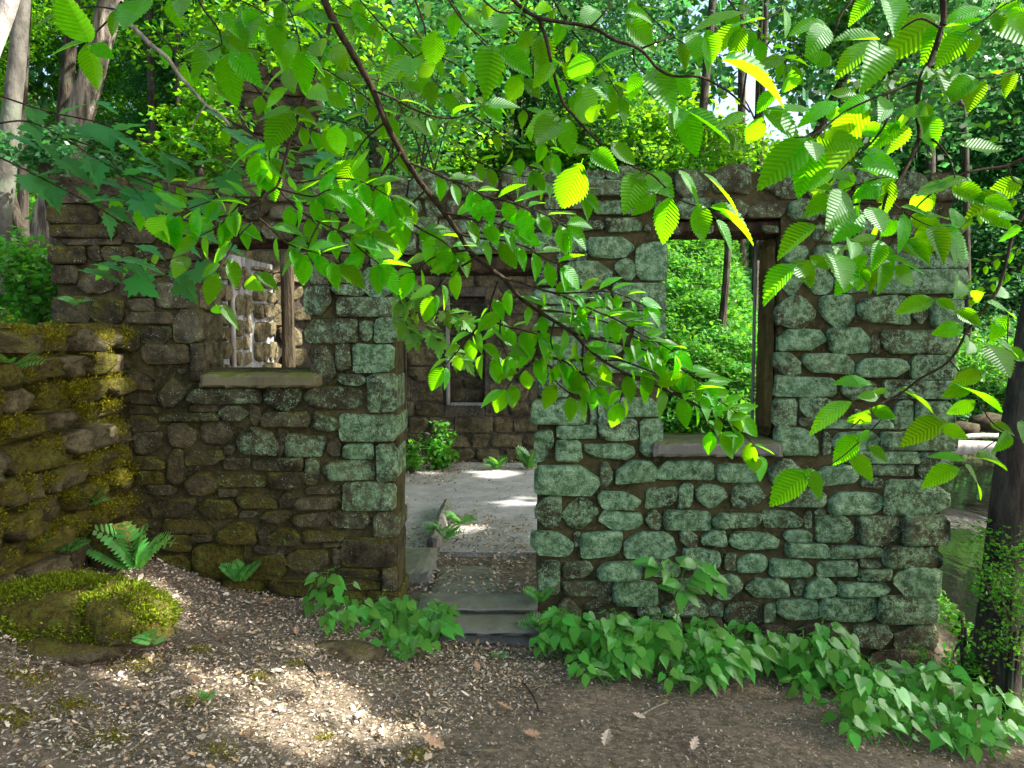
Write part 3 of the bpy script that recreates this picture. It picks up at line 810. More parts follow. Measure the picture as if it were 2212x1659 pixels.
moss('moss', wall_tufts, 'moss', 'cushions of olive yellow moss on the retaining wall')
ground_tufts = []
for (u, v, r) in ((60, 1470, .10), (150, 1530, .09), (420, 1520, .07), (300, 1445, .12), (430, 1410, .06), (560, 1470, .06), (640, 1440, .05), (30, 1560, .1), (480, 1630, .07), (240, 1600, .08), (360, 1370, .06), (700, 1600, .05), (900, 1640, .05)):
    q = ground_at(u, v)
    for _ in range(int(5200 * r * r) + 30):
        x, y = q.x + rnd.gauss(0, r * .5), q.y + rnd.gauss(0, r * .5)
        ground_tufts.append((Vector((x, y, gz(x, y) + .012)), Vector((0, 0, 1))))
moss('moss', ground_tufts, 'moss', 'olive moss patches on the ground before the mossy boulder', 6, .55)
moss('moss', tuft_sites, 'moss_bright', 'bright green yellow moss carpeting the boulder')

# ------------------------------------------------------------------ steps, floor
st = thing('door_steps', 'two low worn concrete steps leading into the doorway', 'steps', (0, 5.4, .1))
xl, xr = px(905, 1370, 5.4).x, px(1172, 1370, 5.4).x
V, F = rough_block(xl, xr, -.02, .36, .085, .138, 31, .006, 16, 5, 2); add('tread', me_new('tread', V, F, M['step']), st)
V, F = rough_block(xl + .02, xr - .02, .035, .36, -.14, .083, 41, .006, 16, 3, 3); add('riser', me_new('riser', V, F, M['step']), st)
V, F = rough_block(xl - .05, xr - .02, .24, .58, .158, .196, 32, .005, 16, 4, 2); add('tread', me_new('tread', V, F, M['step']), st)
V, F = rough_block(xl - .04, xr - .03, .30, .58, .10, .156, 42, .004, 16, 3, 2); add('riser', me_new('riser', V, F, M['step']), st)
V, F = rough_block(-.62, -.10, 5.97, 6.75, FLOOR - .1, FLOOR + .012, 33, .008, 8, 8, 2)
tag(add('threshold_slab', me_new('threshold_slab', V, F, M['step'])), 'cracked concrete slab behind the top step', 'slab')
V, F = rough_block(-2.9, 2.3, 7.2, 12.0, FLOOR - .1, FLOOR, 34, .012, 26, 16, 1)
tag(add('floor', me_new('floor', V, F, M['slab'])), kind='structure')
kb = px(930, 1200, 6.6)
V, F = rough_block(kb.x - .35, kb.x + .03, 6.3, 7.05, FLOOR - .1, FLOOR + .09, 35, .012, 6, 8, 2)
tag(add('kerb_block', me_new('kerb_block', V, F, M['step'])), 'low broken concrete kerb inside the doorway beside the pier', 'concrete block')
V, F = rough_block(kb.x - .10, kb.x + .02, 7.2, 8.9, FLOOR - .1, FLOOR + .13, 36, .014, 2, 14, 3)
tag(add('kerb_block', me_new('kerb_block', V, F, M['step'])), 'long low concrete kerb running back over the ruin floor', 'concrete block')

# ------------------------------------------------------------------ leaf litter
def litter(name, X, Y, Z, size, tint, label):
    n = len(X)
    a = npr.uniform(0, 2 * np.pi, n); tilt = npr.normal(0, .38, (n, 2))
    N = unit(np.stack([tilt[:, 0], tilt[:, 1], np.ones(n)], 1))
    D = np.stack([np.cos(a), np.sin(a), np.zeros(n)], 1); D = unit(D - N * np.sum(D * N, 1, keepdims=True)); S = np.cross(N, D)
    asp = npr.uniform(.35, .8, n); cu = npr.normal(0, .32, n)
    C = np.stack([X, Y, Z], 1)
    prof = [(-1, 0), (-.35, .8), (.45, .7), (1, .05), (.4, -.75), (-.4, -.65)]
    ring = []
    for (l, w) in prof:
        jl = l + npr.normal(0, .12, n); jw = w + npr.normal(0, .12, n)
        ring.append(C + D * (jl * size)[:, None] + S * (jw * size * asp)[:, None] + N * ((cu * (np.abs(jl) * .6 + np.abs(jw) * .5) * size))[:, None])
    Vv = np.stack(ring, 1).reshape(-1, 3)
    b = np.arange(n)[:, None] * 6
    Fq = np.concatenate([b + np.array([[0, 1, 4, 5]]), b + np.array([[1, 2, 3, 4]])], 0)
    me = me_np(name, Vv, Fq, M['litter'])
    at = me.attributes.new('tint', 'FLOAT_COLOR', 'POINT')
    c4 = np.concatenate([np.repeat(tint, 6, 0), np.ones((n * 6, 1))], 1).astype(np.float32)
    at.data.foreach_set('color', c4.ravel())
    return tag(add(name, me), label, 'leaf litter', kind='stuff')
pal = np.array([(.31, .235, .155), (.24, .185, .125), (.39, .315, .225), (.48, .41, .33), (.17, .13, .085), (.33, .215, .11), (.35, .305, .245), (.10, .08, .055)])
def scatter(n, x0, x1, y0, y1):
    return npr.uniform(x0, x1, n), npr.uniform(y0, y1, n)
X1, Y1 = scatter(125000, -3.0, 3.4, 2.4, 5.78)
Z1 = H(X1, Y1)
leafy = sstep(.35, -.35, X1 - .12 * (Y1 - 4) + .25 * np.sin(Y1 * 2.1))      # the path on the doorstep side is trodden to soil
patch = sstep(-.5, .45, np.sin(X1 * 4.1 + 2.2 * np.sin(Y1 * 2.7)) * np.cos(Y1 * 5.3 + 1.4 * np.sin(X1 * 3.3)) + .35 * leafy)
keep = npr.random(len(X1)) < (.75 + .25 * leafy) * (.50 + .50 * patch)
X1, Y1, Z1, leafy = X1[keep], Y1[keep], Z1[keep], leafy[keep]
sz = (.0025 + .0105 * npr.random(len(X1)) ** 2.4) * (.72 + .43 * leafy) * np.where(npr.random(len(X1)) < .04, 2.0, 1)
ti = pal[npr.integers(0, 8, len(X1))] * npr.uniform(.8, 1.5, (len(X1), 1)) * (.80 + .50 * leafy)[:, None]
litter('leaf_litter', X1, Y1, Z1 + npr.uniform(.004, .028, len(X1)), sz, ti, 'dry brown leaf litter covering the ground in front of the wall')
X2, Y2 = scatter(20000, -2.6, 2.2, 5.95, 9.6)
p_ = .9 - .9 * sstep(7.4, 8.8, Y2 + .5 * np.sin(X2 * 3)) + .03
k_ = npr.random(len(X2)) < p_
X2, Y2 = X2[k_], Y2[k_]
X3, Y3 = scatter(2500, -2.8, 2.2, 11.1, 11.95); X3b, Y3b = scatter(1400, -1.9, -.7, 10.2, 11.9); X3c, Y3c = scatter(500, -2.5, 2, 9.2, 11.5)
X2 = np.concatenate([X2, X3, X3b, X3c]); Y2 = np.concatenate([Y2, Y3, Y3b, Y3c])
litter('floor_litter', X2, Y2, FLOOR + npr.uniform(.004, .03, len(X2)), npr.uniform(.007, .022, len(X2)), pal[npr.integers(0, 8, len(X2))] * npr.uniform(.8, 1.5, (len(X2), 1)), 'dead leaves and debris drifted over the ruin floor')

# crumbs, pebbles and twigs trodden into the soil
n = 5200
Xp, Yp = scatter(n, -2.8, 3.4, 2.6, 5.7); r_ = npr.uniform(.002, .0085, n) * np.where(npr.random(n) < .03, 2.2, 1)
o8 = np.array([(1, 0, 0), (0, 1, 0), (-1, 0, 0), (0, -1, 0), (0, 0, .8), (0, 0, -.8)], float)
Vp = np.stack([Xp, Yp, H(Xp, Yp) + r_ * .5 + .006], 1)[:, None, :] + (o8[None] * npr.uniform(.6, 1.3, (n, 6, 1))) * r_[:, None, None]
Fp = np.arange(n)[:, None, None] * 6 + np.array([[0, 1, 4], [1, 2, 4], [2, 3, 4], [3, 0, 4], [1, 0, 5], [2, 1, 5], [3, 2, 5], [0, 3, 5]])[None]
tag(add('pebbles', me_np('pebbles', Vp, Fp.reshape(-1, 3), M['step'])), 'small pebbles and soil crumbs on the trodden ground', 'pebbles', kind='stuff')
V, F = [], []
for i in range(420):
    x, y = rnd.uniform(-2.4, 3.0), rnd.uniform(2.8, 5.6); a = rnd.uniform(0, 6.28); l = rnd.uniform(.02, .09) * (2.2 if rnd.random() < .08 else 1)
    e = (x + math.cos(a) * l, y + math.sin(a) * l)
    tube([Vector((x, y, gz(x, y) + .016)), Vector((*e, gz(*e) + rnd.uniform(.014, .03)))], rnd.uniform(.001, .0028), .001, 4, V, F)
tag(add('twig_debris', me_new('twig_debris', V, F, M['twig_pale'])), 'broken twigs strewn over the ground before the wall', 'twigs', kind='stuff')

# bigger curled dry leaves lying about, one by one
def oak_leaf():
    pts = []
    for t, w in ((0, .02), (.12, .05), (.22, .2), (.3, .10), (.42, .28), (.52, .14), (.64, .30), (.74, .15), (.85, .17), (1.0, .02)): pts.append((t, w))
    V, F = [], []
    for t, w in pts: V += [(w, t - .5, .10 * w * 3 + .15 * (t - .5) ** 2), (0, t - .5, 0.0 + .1 * (t - .5) ** 2), (-w, t - .5, .08 * w * 3 + .22 * (t - .5) ** 2)]
    for i in range(len(pts) - 1):
        a = i * 3; F += [(a, a + 1, a + 4, a + 3), (a + 1, a + 2, a + 5, a + 4)]
    return V, F
dry = []
for c in ((.42, .27, .16), (.50, .40, .30), (.28, .18, .11)):
    k = NT('dry_oak_leaf'); nn = k.noise(k.objc(), 6, 4)
    dry.append(k.pbr(k.mix(k.ramp(nn, .3, .7), c, tuple(x * .6 for x in c)), .7, k.bump(nn, .3, .02), .3))
V, F = oak_leaf()
dm = [me_new('dead_leaf', V, F, m) for m in dry]
spots = [(1030,1450),(840,1440),(915,1425),(1010,1420),(1170,1380+70),(1230,1490),(890,1520),(1380,1560),(700,1470),(560,1425),(610,1545),(420,1480),(300,1520),(780,1560),(1150,1600),(940,1620),(1500,1620),(480,1390),(640,1375),(260,1420),(120,1470),(1090,1540),(1310,1610),(1700,1630),(350,1580),(830,1600),(540,1600),(1060,1640)]
for i, (u, v) in enumerate(spots):
    p = ground_at(u, v); s = rnd.uniform(.07, .12)
    o = add('dead_leaf', dm[i % 3], None, None, Matrix.Translation(p + Vector((0, 0, .035))) @ Matrix.Rotation(rnd.uniform(0, 6.28), 4, 'Z') @ Matrix.Rotation(rnd.uniform(-.5, .5), 4, 'X') @ Matrix.Rotation(rnd.uniform(-.5, .5), 4, 'Y') @ Matrix.Scale(s, 4))
    tag(o, 'large curled dry oak leaf lying on the leaf litter before the wall', 'dead leaf', 'large dry leaves on the ground')
for (ua, va, ub, vb, lab) in ((1375, 1555, 1440, 1525, 'pale bare stick lying in front of the leafy plant patch'), (1130, 1480, 1165, 1545, 'thin dark twig on the trodden soil below the steps'), (660, 1180 + 260, 690, 1490, 'short brown stick among the dry leaves')):
    a, b_ = ground_at(ua, va) + Vector((0, 0, .012)), ground_at(ub, vb) + Vector((0, 0, .02))
    V, F = tube(smooth_line([a, (a + b_) / 2 + Vector((.01, .01, .006)), b_]), .007, .004, 6)
    tag(add('stick', me_new('stick', V, F, M['twig_pale'] if 'pale' in lab else M['bark_dark'], True)), lab, 'stick')

# ------------------------------------------------------------------ leaf meshes
def beech_mesh(seed, fold, droop, curl):
    rn = random.Random(seed); V, F = [], []
    n = 12
    def prof(t): return .290 * (math.sin(math.pi * min(1, t) ** .82) ** .85) * (1 - .25 * t ** 3) + .004
    ts = [0] + [.03 + .94 * (i / n) for i in range(n + 1)]
    def z(x, t): return fold * abs(x) - droop * t * t + curl * x * t + .006 * math.sin(t * 40 - abs(x) * 30) * (abs(x) / .3)
    mid = []
    for t in ts + [1.0]:
        mid.append(len(V)); V.append((0, t, z(0, t)))
    for s in (1, -1):
        prev_m = mid[0]; prev_e = mid[0]
        for i in range(1, len(ts)):
            t = ts[i]; w = prof(t)
            ev = len(V); V.append((s * w * .90, t - .008, z(w * .9 * s, t)))
            if prev_e == mid[0]: F.append((mid[0], mid[1], ev)[::s])
            else:
                tv = len(V); tt = ts[i - 1] + .72 * (t - ts[i - 1]) + .025; wt = prof(min(.99, tt - .02)) * 1.06
                V.append((s * wt, tt, z(wt * s, tt)))
                F.append((mid[i - 1], mid[i], ev, prev_e)[::s]); F.append((prev_e, ev, tv)[::s])
            prev_e = ev
        F.append((mid[len(ts) - 1], mid[-1], prev_e)[::s])
    # stalk
    b = len(V); V += [(.006, 0, 0), (-.006, 0, 0), (-.006, -.10, .015), (.006, -.10, .015)]; F.append((b, b + 1, b + 2, b + 3))
    return me_new('beech_leaf', V, F, M['beech'], True)
BEECH = [beech_mesh(i, f, d, c) for i, (f, d, c) in enumerate([(.22, .10, 0), (.35, .25, .15), (.10, .38, -.2), (.50, .08, .2), (.28, -.10, -.3), (.18, .22, .4), (.6, .3, .1), (.05, .45, .3)])]

def maple_mesh(seed, mat, fold=.2, droop=.2):
    half = [(0, 0), (.10, -.06), (.30, -.10), (.27, .04), (.46, .10), (.36, .19), (.55, .34), (.38, .34), (.36, .44), (.20, .40), (.24, .60), (.14, .62), (.13, .76), (.06, .80), (0, 1.0)]
    V, F = [], []
    def z(x, y): return fold * abs(x) - droop * y * y
    c = len(V); V.append((0, .25, z(0, .25)))
    for s in (1, -1):
        ids = []
        for x, y in half: ids.append(len(V)); V.append((s * x, y, z(x, y)))
        for a, b in zip(ids, ids[1:]): F.append((c, a, b)[::s])
    b = len(V); V += [(.008, .05, 0), (-.008, .05, 0), (-.008, -.4, .05), (.008, -.4, .05)]; F.append((b, b + 1, b + 2, b + 3))
    return me_new('maple_leaf', V, F, mat, False)
MAPLE = [maple_mesh(i, M['maple'], f, d) for i, (f, d) in enumerate([(.12, .12), (.25, .25), (.05, .3)])]
MAPLE_LIT = [maple_mesh(i, M['maple_lit'], f, d) for i, (f, d) in enumerate([(.15, .15), (.3, .3), (.05, .25)])]

def heart_mesh(seed, fold, droop):
    half = [(0, 0), (.13, -.10), (.26, -.06), (.36, .08), (.37, .24), (.31, .42), (.21, .60), (.11, .78), (.04, .92), (0, 1.02)]
    V, F = [], []
    def z(x, y): return fold * abs(x) - droop * max(0, y) ** 1.6 - .5 * x * x
    mids = []
    for i in range(len(half)):
        y = [0, .03, .08, .16, .27, .42, .58, .76, .90, 1.02][i]
        mids.append(len(V)); V.append((0, y, z(0, y)))
    for s in (1, -1):
        ids = [mids[0]]
        for x, y in half[1:-1]: ids.append(len(V)); V.append((s * x, y, z(x, y)))
        ids.append(mids[-1])
        for i in range(len(half) - 1):
            f = [mids[i], mids[i + 1], ids[i + 1], ids[i]]
            f = [q for k, q in enumerate(f) if q not in f[:k]]
            if len(f) > 2: F.append(tuple(f[::s]))
    return me_new('heart_leaf', V, F, M['herb'], True)
HEART = [heart_mesh(i, f, d) for i, (f, d) in enumerate([(.25, .25), (.4, .12), (.12, .4), (.3, .5)])]

BEECH_H = []
for m_ in BEECH[:3]:
    c_ = m_.copy(); c_.name = 'leaflet'; c_.materials.clear(); c_.materials.append(M['herb']); BEECH_H.append(c_)
def frame(base, d, n, L):
    d = d.normalized(); x = d.cross(n)
    if x.length < 1e-5: x = d.cross(Vector((.3, .8, .1)))
    x.normalize(); z = x.cross(d)
    m = Matrix.Identity(4)
    for i in range(3): m[i][0], m[i][1], m[i][2] = x[i] * L, d[i] * L, z[i] * L
    m.translation = base
    return m

def leaf_from_view(b, t, w, Y, asp=.6):
    """leaf whose base and tip are seen at b and t and whose blade shows w wide: solve its tilt"""
    B = px(b[0], b[1], Y); s = Y / FOC
    dx, dz = (t[0] - b[0]) * s, -(t[1] - b[1]) * s
    l2 = math.hypot(dx, dz); w2 = w * s
    L = max(l2, min(w2 / asp, l2 * 1.8)); L = max(L, .055 * Y / 2)
    dy = math.sqrt(max(0, L * L - l2 * l2)) * (-1 if rnd.random() < .7 else 1)
    d = Vector((dx, dy, dz)).normalized()
    cr = min(1, w2 / (asp * L)); roll = math.acos(cr)
    n0 = Vector((0, -1, 0)); n0 = (n0 - d * n0.dot(d))
    if n0.length < .05: n0 = Vector((0, 0, 1))
    n0.normalize()
    n1 = Matrix.Rotation(roll, 3, d) @ n0; n2 = Matrix.Rotation(-roll, 3, d) @ n0
    n = n1 if n1.z > n2.z else n2
    return frame(B, d, n, L)

ZO = {1: (0, 0), 2: (702, 0), 3: (1456, 0), 4: (0, 540), 5: (702, 540), 6: (1456, 540)}
def zp(k, x, y): return (ZO[k][0] + x * .3418, ZO[k][1] + y * .3418)

class Branch:
    def __init__(s, name, label, cat, Y, at):
        s.Y = Y; s.o = thing(name, label, cat, px(at[0], at[1], Y if not callable(Y) else Y(*at)))
        s.inv = Matrix.Translation(-s.o.location); s.n = 0; s.c = []
    def depth(s, u, v): return s.Y(u, v) if callable(s.Y) else s.Y
    def stem(s, pts, r0, r1, name='twig', mat='twig', jig=.01):
        P = [px(u, v, s.depth(u, v) + rnd.uniform(-jig, jig)) for u, v in pts]
        P = smooth_line(P, 4)
        V, F = tube([p - s.o.location for p in P], r0, r1, 6)
        s.c.append(add(name, me_new(name, V, F, M[mat], True), s.o))
        return P
    def leaf(s, m, meshes=None, name='leaf'):
        s.n += 1
        o = add(name, (meshes or BEECH)[rnd.randrange(len(meshes or BEECH))], s.o, None, s.inv @ m)
        s.c.append(o); return o
    def leaves(s, k, L, meshes=None, asp=.5, dy=.06):
        for b0, b1, t0, t1, w in L:
            b, t = zp(k, b0, b1), zp(k, t0, t1)
            s.leaf(leaf_from_view(b, t, w * .3418, s.depth(*b) + rnd.uniform(-dy, dy), asp), meshes)
    def auto(s, P, gap, size, start=.0, droop=.4, face=(.15, .75), meshes=None, spread=.8):
        acc = gap * .5; sgn = 1 if rnd.random() < .5 else -1
        tot = sum((b - a).length for a, b in zip(P, P[1:])); run = 0
        for a, b in zip(P, P[1:]):
            seg = (b - a).length; acc += seg; run += seg
            while acc > gap:
                acc -= .56 * gap * rnd.uniform(.8, 1.25)
                if run / max(tot, 1e-6) < start: continue
                t = (b - a).normalized()
                pr = Vector((t.z, 0, -t.x)); pr.normalize()
                sgn = -sgn
                d = t * .75 + pr * (sgn * spread) + Vector((0, rnd.uniform(-.6, .35), -droop * rnd.uniform(.1, 1.1)))
                w = rnd.uniform(*face)
                n = Vector((rnd.uniform(-.3, .3), -w, (1 - w) + .25)) + Vector((0, 0, rnd.uniform(-.1, .2)))
                s.leaf(frame(b + d.normalized() * .008, d, n, size * .82 * rnd.uniform(.75, 1.22)), meshes)
        # end leaf
        t = (P[-1] - P[-2]).normalized()
        s.leaf(frame(P[-1], t + Vector((0, 0, -.4)), Vector((.1, -.7, .5)), size), meshes)

# main branch across the picture
YA = lambda u, v: 1.85 + .45 * min(1.2, max(0, v) / 900)
A = Branch('beech_branch', 'long drooping beech branch crossing before the doorway down to the low window', 'branch', YA, (702, 3))
A.stem([(690, -40), (702, 3), (733, 68), (770, 130), (804, 191), (833, 263), (866, 328), (907, 393), (948, 444), (992, 506), (1013, 540), (1047, 571), (1088, 601)], .0085, .0055, 'stem')
pA2 = A.stem([(1088, 601), (1119, 639), (1160, 670), (1198, 694), (1235, 718), (1262, 745), (1303, 779), (1351, 806), (1400, 826), (1454, 849), (1517, 882), (1575, 915), (1620, 950), (1640, 985)], .0055, .0022, 'stem')
A.auto(pA2, .050, .084, 0, .42)
TW = [([(1088, 601), (1140, 615), (1194, 632), (1250, 632), (1303, 629), (1350, 640), (1396, 663)], .035, .072, .2),
 ([(1194, 632), (1240, 650), (1283, 670), (1330, 690), (1379, 718), (1420, 740), (1454, 759)], .037, .075, .0),
 ([(1075, 608), (1061, 653), (1052, 689), (1027, 711), (1000, 745), (982, 766), (958, 793)], .043, .080, .1),
 ([(1052, 689), (1095, 705), (1125, 712), (1160, 722)], .043, .078, .2), ([(1022, 718), (1040, 752), (1060, 780)], .045, .078, .3),
 ([(1170, 673), (1166, 715), (1160, 759), (1150, 779), (1130, 800), (1109, 820), (1092, 842)], .045, .080, .15),
 ([(1150, 779), (1191, 793), (1201, 824), (1225, 845), (1249, 865)], .045, .078, .2), ([(1160, 765), (1205, 775), (1250, 800), (1285, 835)], .045, .078, .2),
 ([(1235, 718), (1300, 735), (1390, 755), (1480, 800), (1520, 830)], .042, .078, .15), ([(1160, 670), (1230, 676), (1320, 700), (1400, 745)], .042, .078, .2), ([(1262, 745), (1258, 790), (1275, 840)], .045, .078, .25), ([(1198, 694), (1190, 740), (1215, 790)], .045, .078, .3), ([(1119, 639), (1090, 660), (1080, 720), (1095, 770)], .045, .08, .2), ([(1454, 849), (1500, 845), (1560, 870), (1600, 900)], .042, .078, .2),
 ([(1351, 806), (1348, 840), (1338, 870)], .045, .085, .3), ([(1303, 779), (1345, 780), (1400, 800), (1440, 815)], .04, .075, .2), ([(1517, 882), (1530, 920), (1555, 940)], .04, .08, .3),
 ([(887, 352), (921, 366), (965, 386), (1006, 400), (1047, 424), (1095, 434), (1130, 447), (1160, 455), (1187, 468), (1225, 490)], .040, .084, .1),
 ([(808, 195), (849, 212), (893, 236), (948, 253), (992, 253), (1047, 226)], .10, .085, .2),
 ([(888, 482), (921, 502), (955, 520), (985, 545)], .042, .080, .1), ([(920, 410), (890, 440), (868, 470), (860, 500)], .042, .082, .2),
 ([(992, 506), (1040, 515), (1090, 520), (1140, 535), (1180, 560), (1215, 575)], .040, .082, .1), ([(960, 460), (1010, 470), (1060, 480), (1110, 495)], .042, .08, .1),
 ([(1030, 555), (990, 580), (960, 600), (935, 640)], .043, .082, .1), ([(1013, 540), (975, 545), (930, 560), (895, 590)], .043, .082, .1), ([(833, 263), (790, 300), (760, 345)], .06, .085, .3), ([(866, 328), (830, 370), (805, 420), (790, 470)], .042, .085, .2)]
for pts, gap, size, st_ in TW:
    P = A.stem(pts, .0032, .0014)
    A.auto(P, gap, size, st_, .38)

# the fork that drops to the higher window
YL = lambda u, v: 2.0
Bl = Branch('beech_branch', 'thin forked beech branch hanging over the higher window sill', 'branch', YL, (714, 48))
pl = Bl.stem([(708, 25), (714, 48), (684, 144), (660, 205), (632, 284), (612, 359), (598, 403), (567, 427), (560, 472)], .0055, .0026, 'stem')
for pts, gap, st_ in (([(640, 315), (602, 308), (582, 328), (584, 360)], .055, .2), ([(600, 407), (640, 418), (680, 424), (712, 410), (760, 420)], .042, .1), ([(567, 427), (530, 426), (492, 428), (445, 438), (400, 455), (370, 470)], .042, .1), ([(560, 472), (582, 490), (615, 522), (650, 538), (690, 548), (735, 570)], .042, .05),
  ([(545, 480), (520, 505), (497, 540), (470, 590)], .055, .3), ([(598, 403), (640, 450), (690, 480), (740, 500), (800, 505)], .042, .1), ([(530, 426), (500, 460), (470, 490), (430, 510)], .045, .2), ([(690, 480), (670, 520), (662, 550)], .05, .3), ([(640, 395), (720, 385), (780, 392), (850, 430)], .043, .1), ([(740, 500), (780, 540), (820, 570)], .045, .2), ([(560, 440), (520, 455), (505, 470)], .045, .2)):
    P = Bl.stem(pts, .0026, .0012); Bl.auto(P, gap, .082, st_, .4)
Bl.leaves(1, [(1830,430,1600,530,70),(1830,440,1870,560,110),(1820,560,1660,650,70),(1840,680,1640,780,80),(1840,700,1720,960,160),(1850,700,1990,740,60),(1600,960,1390,1030,60),(1630,960,1610,1170,140),(1700,1070,1600,1150,60),(2060,790,2130,980,130),(1040,1360,890,1560,170),(1060,1355,1115,1540,110)])
Bl.leaves(4, [(1600,160,1580,300,110),(1620,150,1760,250,60),(1370,350,1360,470,110),(1390,350,1530,460,50),(1180,40,1160,150,130)])

# top corner sprays
T = Branch('beech_branch', 'dark green leaf spray hanging from the top corner before the big trunk', 'branch', 1.75, (263, 3))
T.stem([(263, 3), (239, 38), (205, 72), (188, 92)], .003, .0015); T.stem([(250, 20), (200, 14), (150, 22)], .002, .001)
T.leaves(1, [(560,265,545,50,190),(550,280,530,500,140),(540,265,300,330,70),(580,280,720,380,80),(540,60,190,95,80),(740,60,690,220,80),(905,0,910,240,190),(1060,0,1120,150,90),(1180,0,1190,120,110),(850,-20,830,60,120)])
T2 = Branch('beech_branch', 'cluster of toothed beech leaves above the chimney', 'branch', 1.85, (415, 20))
P = T2.stem([(420, -20), (440, 20), (470, 60), (480, 95)], .003, .0015)
T2.stem([(480, 95), (450, 110), (420, 108)], .0015, .001)
T2.leaves(1, [(1380,290,1120,300,70),(1370,280,1290,460,140),(1430,340,1475,620,150),(1450,330,1650,530,120),(1400,200,1590,360,110),(1380,70,1550,200,90),(1500,60,1700,170,100),(1600,100,1590,290,130),(1250,190,1420,260,70),(1890,60,2000,130,110),(2000,260,2080,420,120),(2100,300,2190,420,110),(1960,560,2070,650,110),(2050,600,2190,660,80),(1940,500,1920,600,80)])
P = T2.stem([(497, -10), (560, 20), (600, 40), (650, 30)], .002, .001); T2.auto(P, .06, .085, .1)
P = T2.stem([(590, -30), (620, 10), (640, 60), (650, 110)], .002, .001); T2.auto(P, .06, .085, .1)
D0 = Branch('dead_twig', 'pale lichen covered bare twig slanting past the big trunk', 'twig', 2.4, (250, 27))
D0.stem([(240, 12), (250, 27), (290, 61), (325, 96), (362, 126), (386, 161), (410, 188), (444, 226), (478, 249), (496, 273)], .0075, .004, 'stem', 'twig_pale'); D0.stem([(444, 226), (425, 255), (412, 285)], .003, .0015, 'twig', 'twig_pale')

# upper branch
Bu = Branch('beech_branch', 'beech branch with large shaded leaves arching across the top above the wall', 'branch', 1.7, (1109, 0))
Bu.stem([(1090, -20), (1109, 0), (1163, 38), (1276, 58), (1324, 85), (1382, 106), (1420, 147), (1454, 164), (1510, 166), (1552, 185), (1586, 208), (1620, 243)], .0045, .002, 'stem')
Bu.stem([(1163, 38), (1180, 85), (1194, 150), (1215, 219), (1242, 253), (1280, 294), (1314, 325), (1358, 355), (1406, 376), (1433, 400), (1457, 424), (1490, 441), (1535, 451), (1600, 470)], .0038, .0012)
for pts in ([(1276, 58), (1303, 30), (1324, 0)], [(1382, 106), (1454, 78)], [(1368, 105), (1372, 137), (1395, 160)], [(1044, 0), (1078, 26), (1122, 29), (1157, 51)], [(969, 0), (999, 44), (1033, 75), (1054, 94)], [(897, 0), (910, 34), (919, 68), (917, 109), (890, 125)]): Bu.stem(pts, .0022, .0012)
Bu.leaves(2, [(1980,1090,1890,1330,150),(2030,1110,2130,1240,150),(2090,1230,1960,1340,90),(2180,1250,2120,1520,130),(1620,1030,1510,1290,190),(1500,740,1560,980,120),(1460,720,1330,960,150),(1440,700,1240,790,80),(1600,560,1780,760,180),(1620,540,1820,610,80),(1060,290,1020,600,170),(1110,300,1310,470,130),(560,370,300,510,110),(540,370,560,520,150),(600,370,680,470,120),(700,190,650,380,130),(1090,90,1120,250,110),(1340,210,1190,300,80),(1360,230,1400,470,130),(1620,330,1630,520,150),(1560,300,1520,350,60),(1980,450,1940,620,90),(2050,430,2160,700,180),(1950,320,1690,330,70),(500,740,650,870,60),(70,790,40,980,110),(120,800,190,920,60),(1240,20,1220,90,60),(1500,150,1540,240,60),(1330,50,1390,80,80),(1720,60,1640,170,120),(1900,130,2100,300,130),(830,20,860,70,100),(1000,20,1050,90,80),(1470,400,1300,520,80),(1660,760,1720,700,80),(1690,960,1820,1080,110),(1520,960,1700,960,70),(1800,900,1950,1050,90),(880,100,960,180,110),(620,20,700,60,140),(1900,80,2080,110,80),(1250,470,1150,600,110)])
Bu.leaves(3, [(30,1080,240,1250,90),(190,1100,460,1310,80),(150,1290,220,1530,130),(230,1310,560,1460,80),(270,1390,410,1590,90),(440,80,110,170,90),(110,200,140,370,110),(200,190,300,370,120),(300,380,760,540,130),(460,720,280,790,70),(0,480,140,590,90),(60,700,160,960,140),(80,700,370,880,110),(40,690,0,800,90)])

# branches on the stream side
C_ = Branch('beech_branch', 'stout dark beech branch dropping over the end pier of the wall', 'branch', 1.85, (2037, 0))
C_.stem([(2040, -30), (2037, 0), (2037, 51), (2010, 133), (1989, 171), (1981, 239), (1984, 301), (1948, 379), (1914, 427), (1900, 496), (1895, 540)], .0085, .0025, 'stem')
for pts in ([(1989, 178), (1962, 183), (1917, 202), (1880, 215), (1822, 243), (1760, 290), (1716, 297)], [(1917, 202), (1917, 256), (1883, 308), (1835, 349), (1790, 395)], [(1984, 301), (2016, 302), (2050, 342), (2064, 390)], [(1904, 441), (1842, 443), (1798, 485), (1777, 509), (1740, 560)], [(2037, 51), (2071, 75), (2085, 89)], [(1839, 0), (1815, 34), (1798, 79), (1770, 106), (1719, 126)], [(2009, 143), (2044, 150)], [(2030, 60), (1990, 40), (1950, 60), (1900, 100)]):
    C_.stem(pts, .0034, .0014)
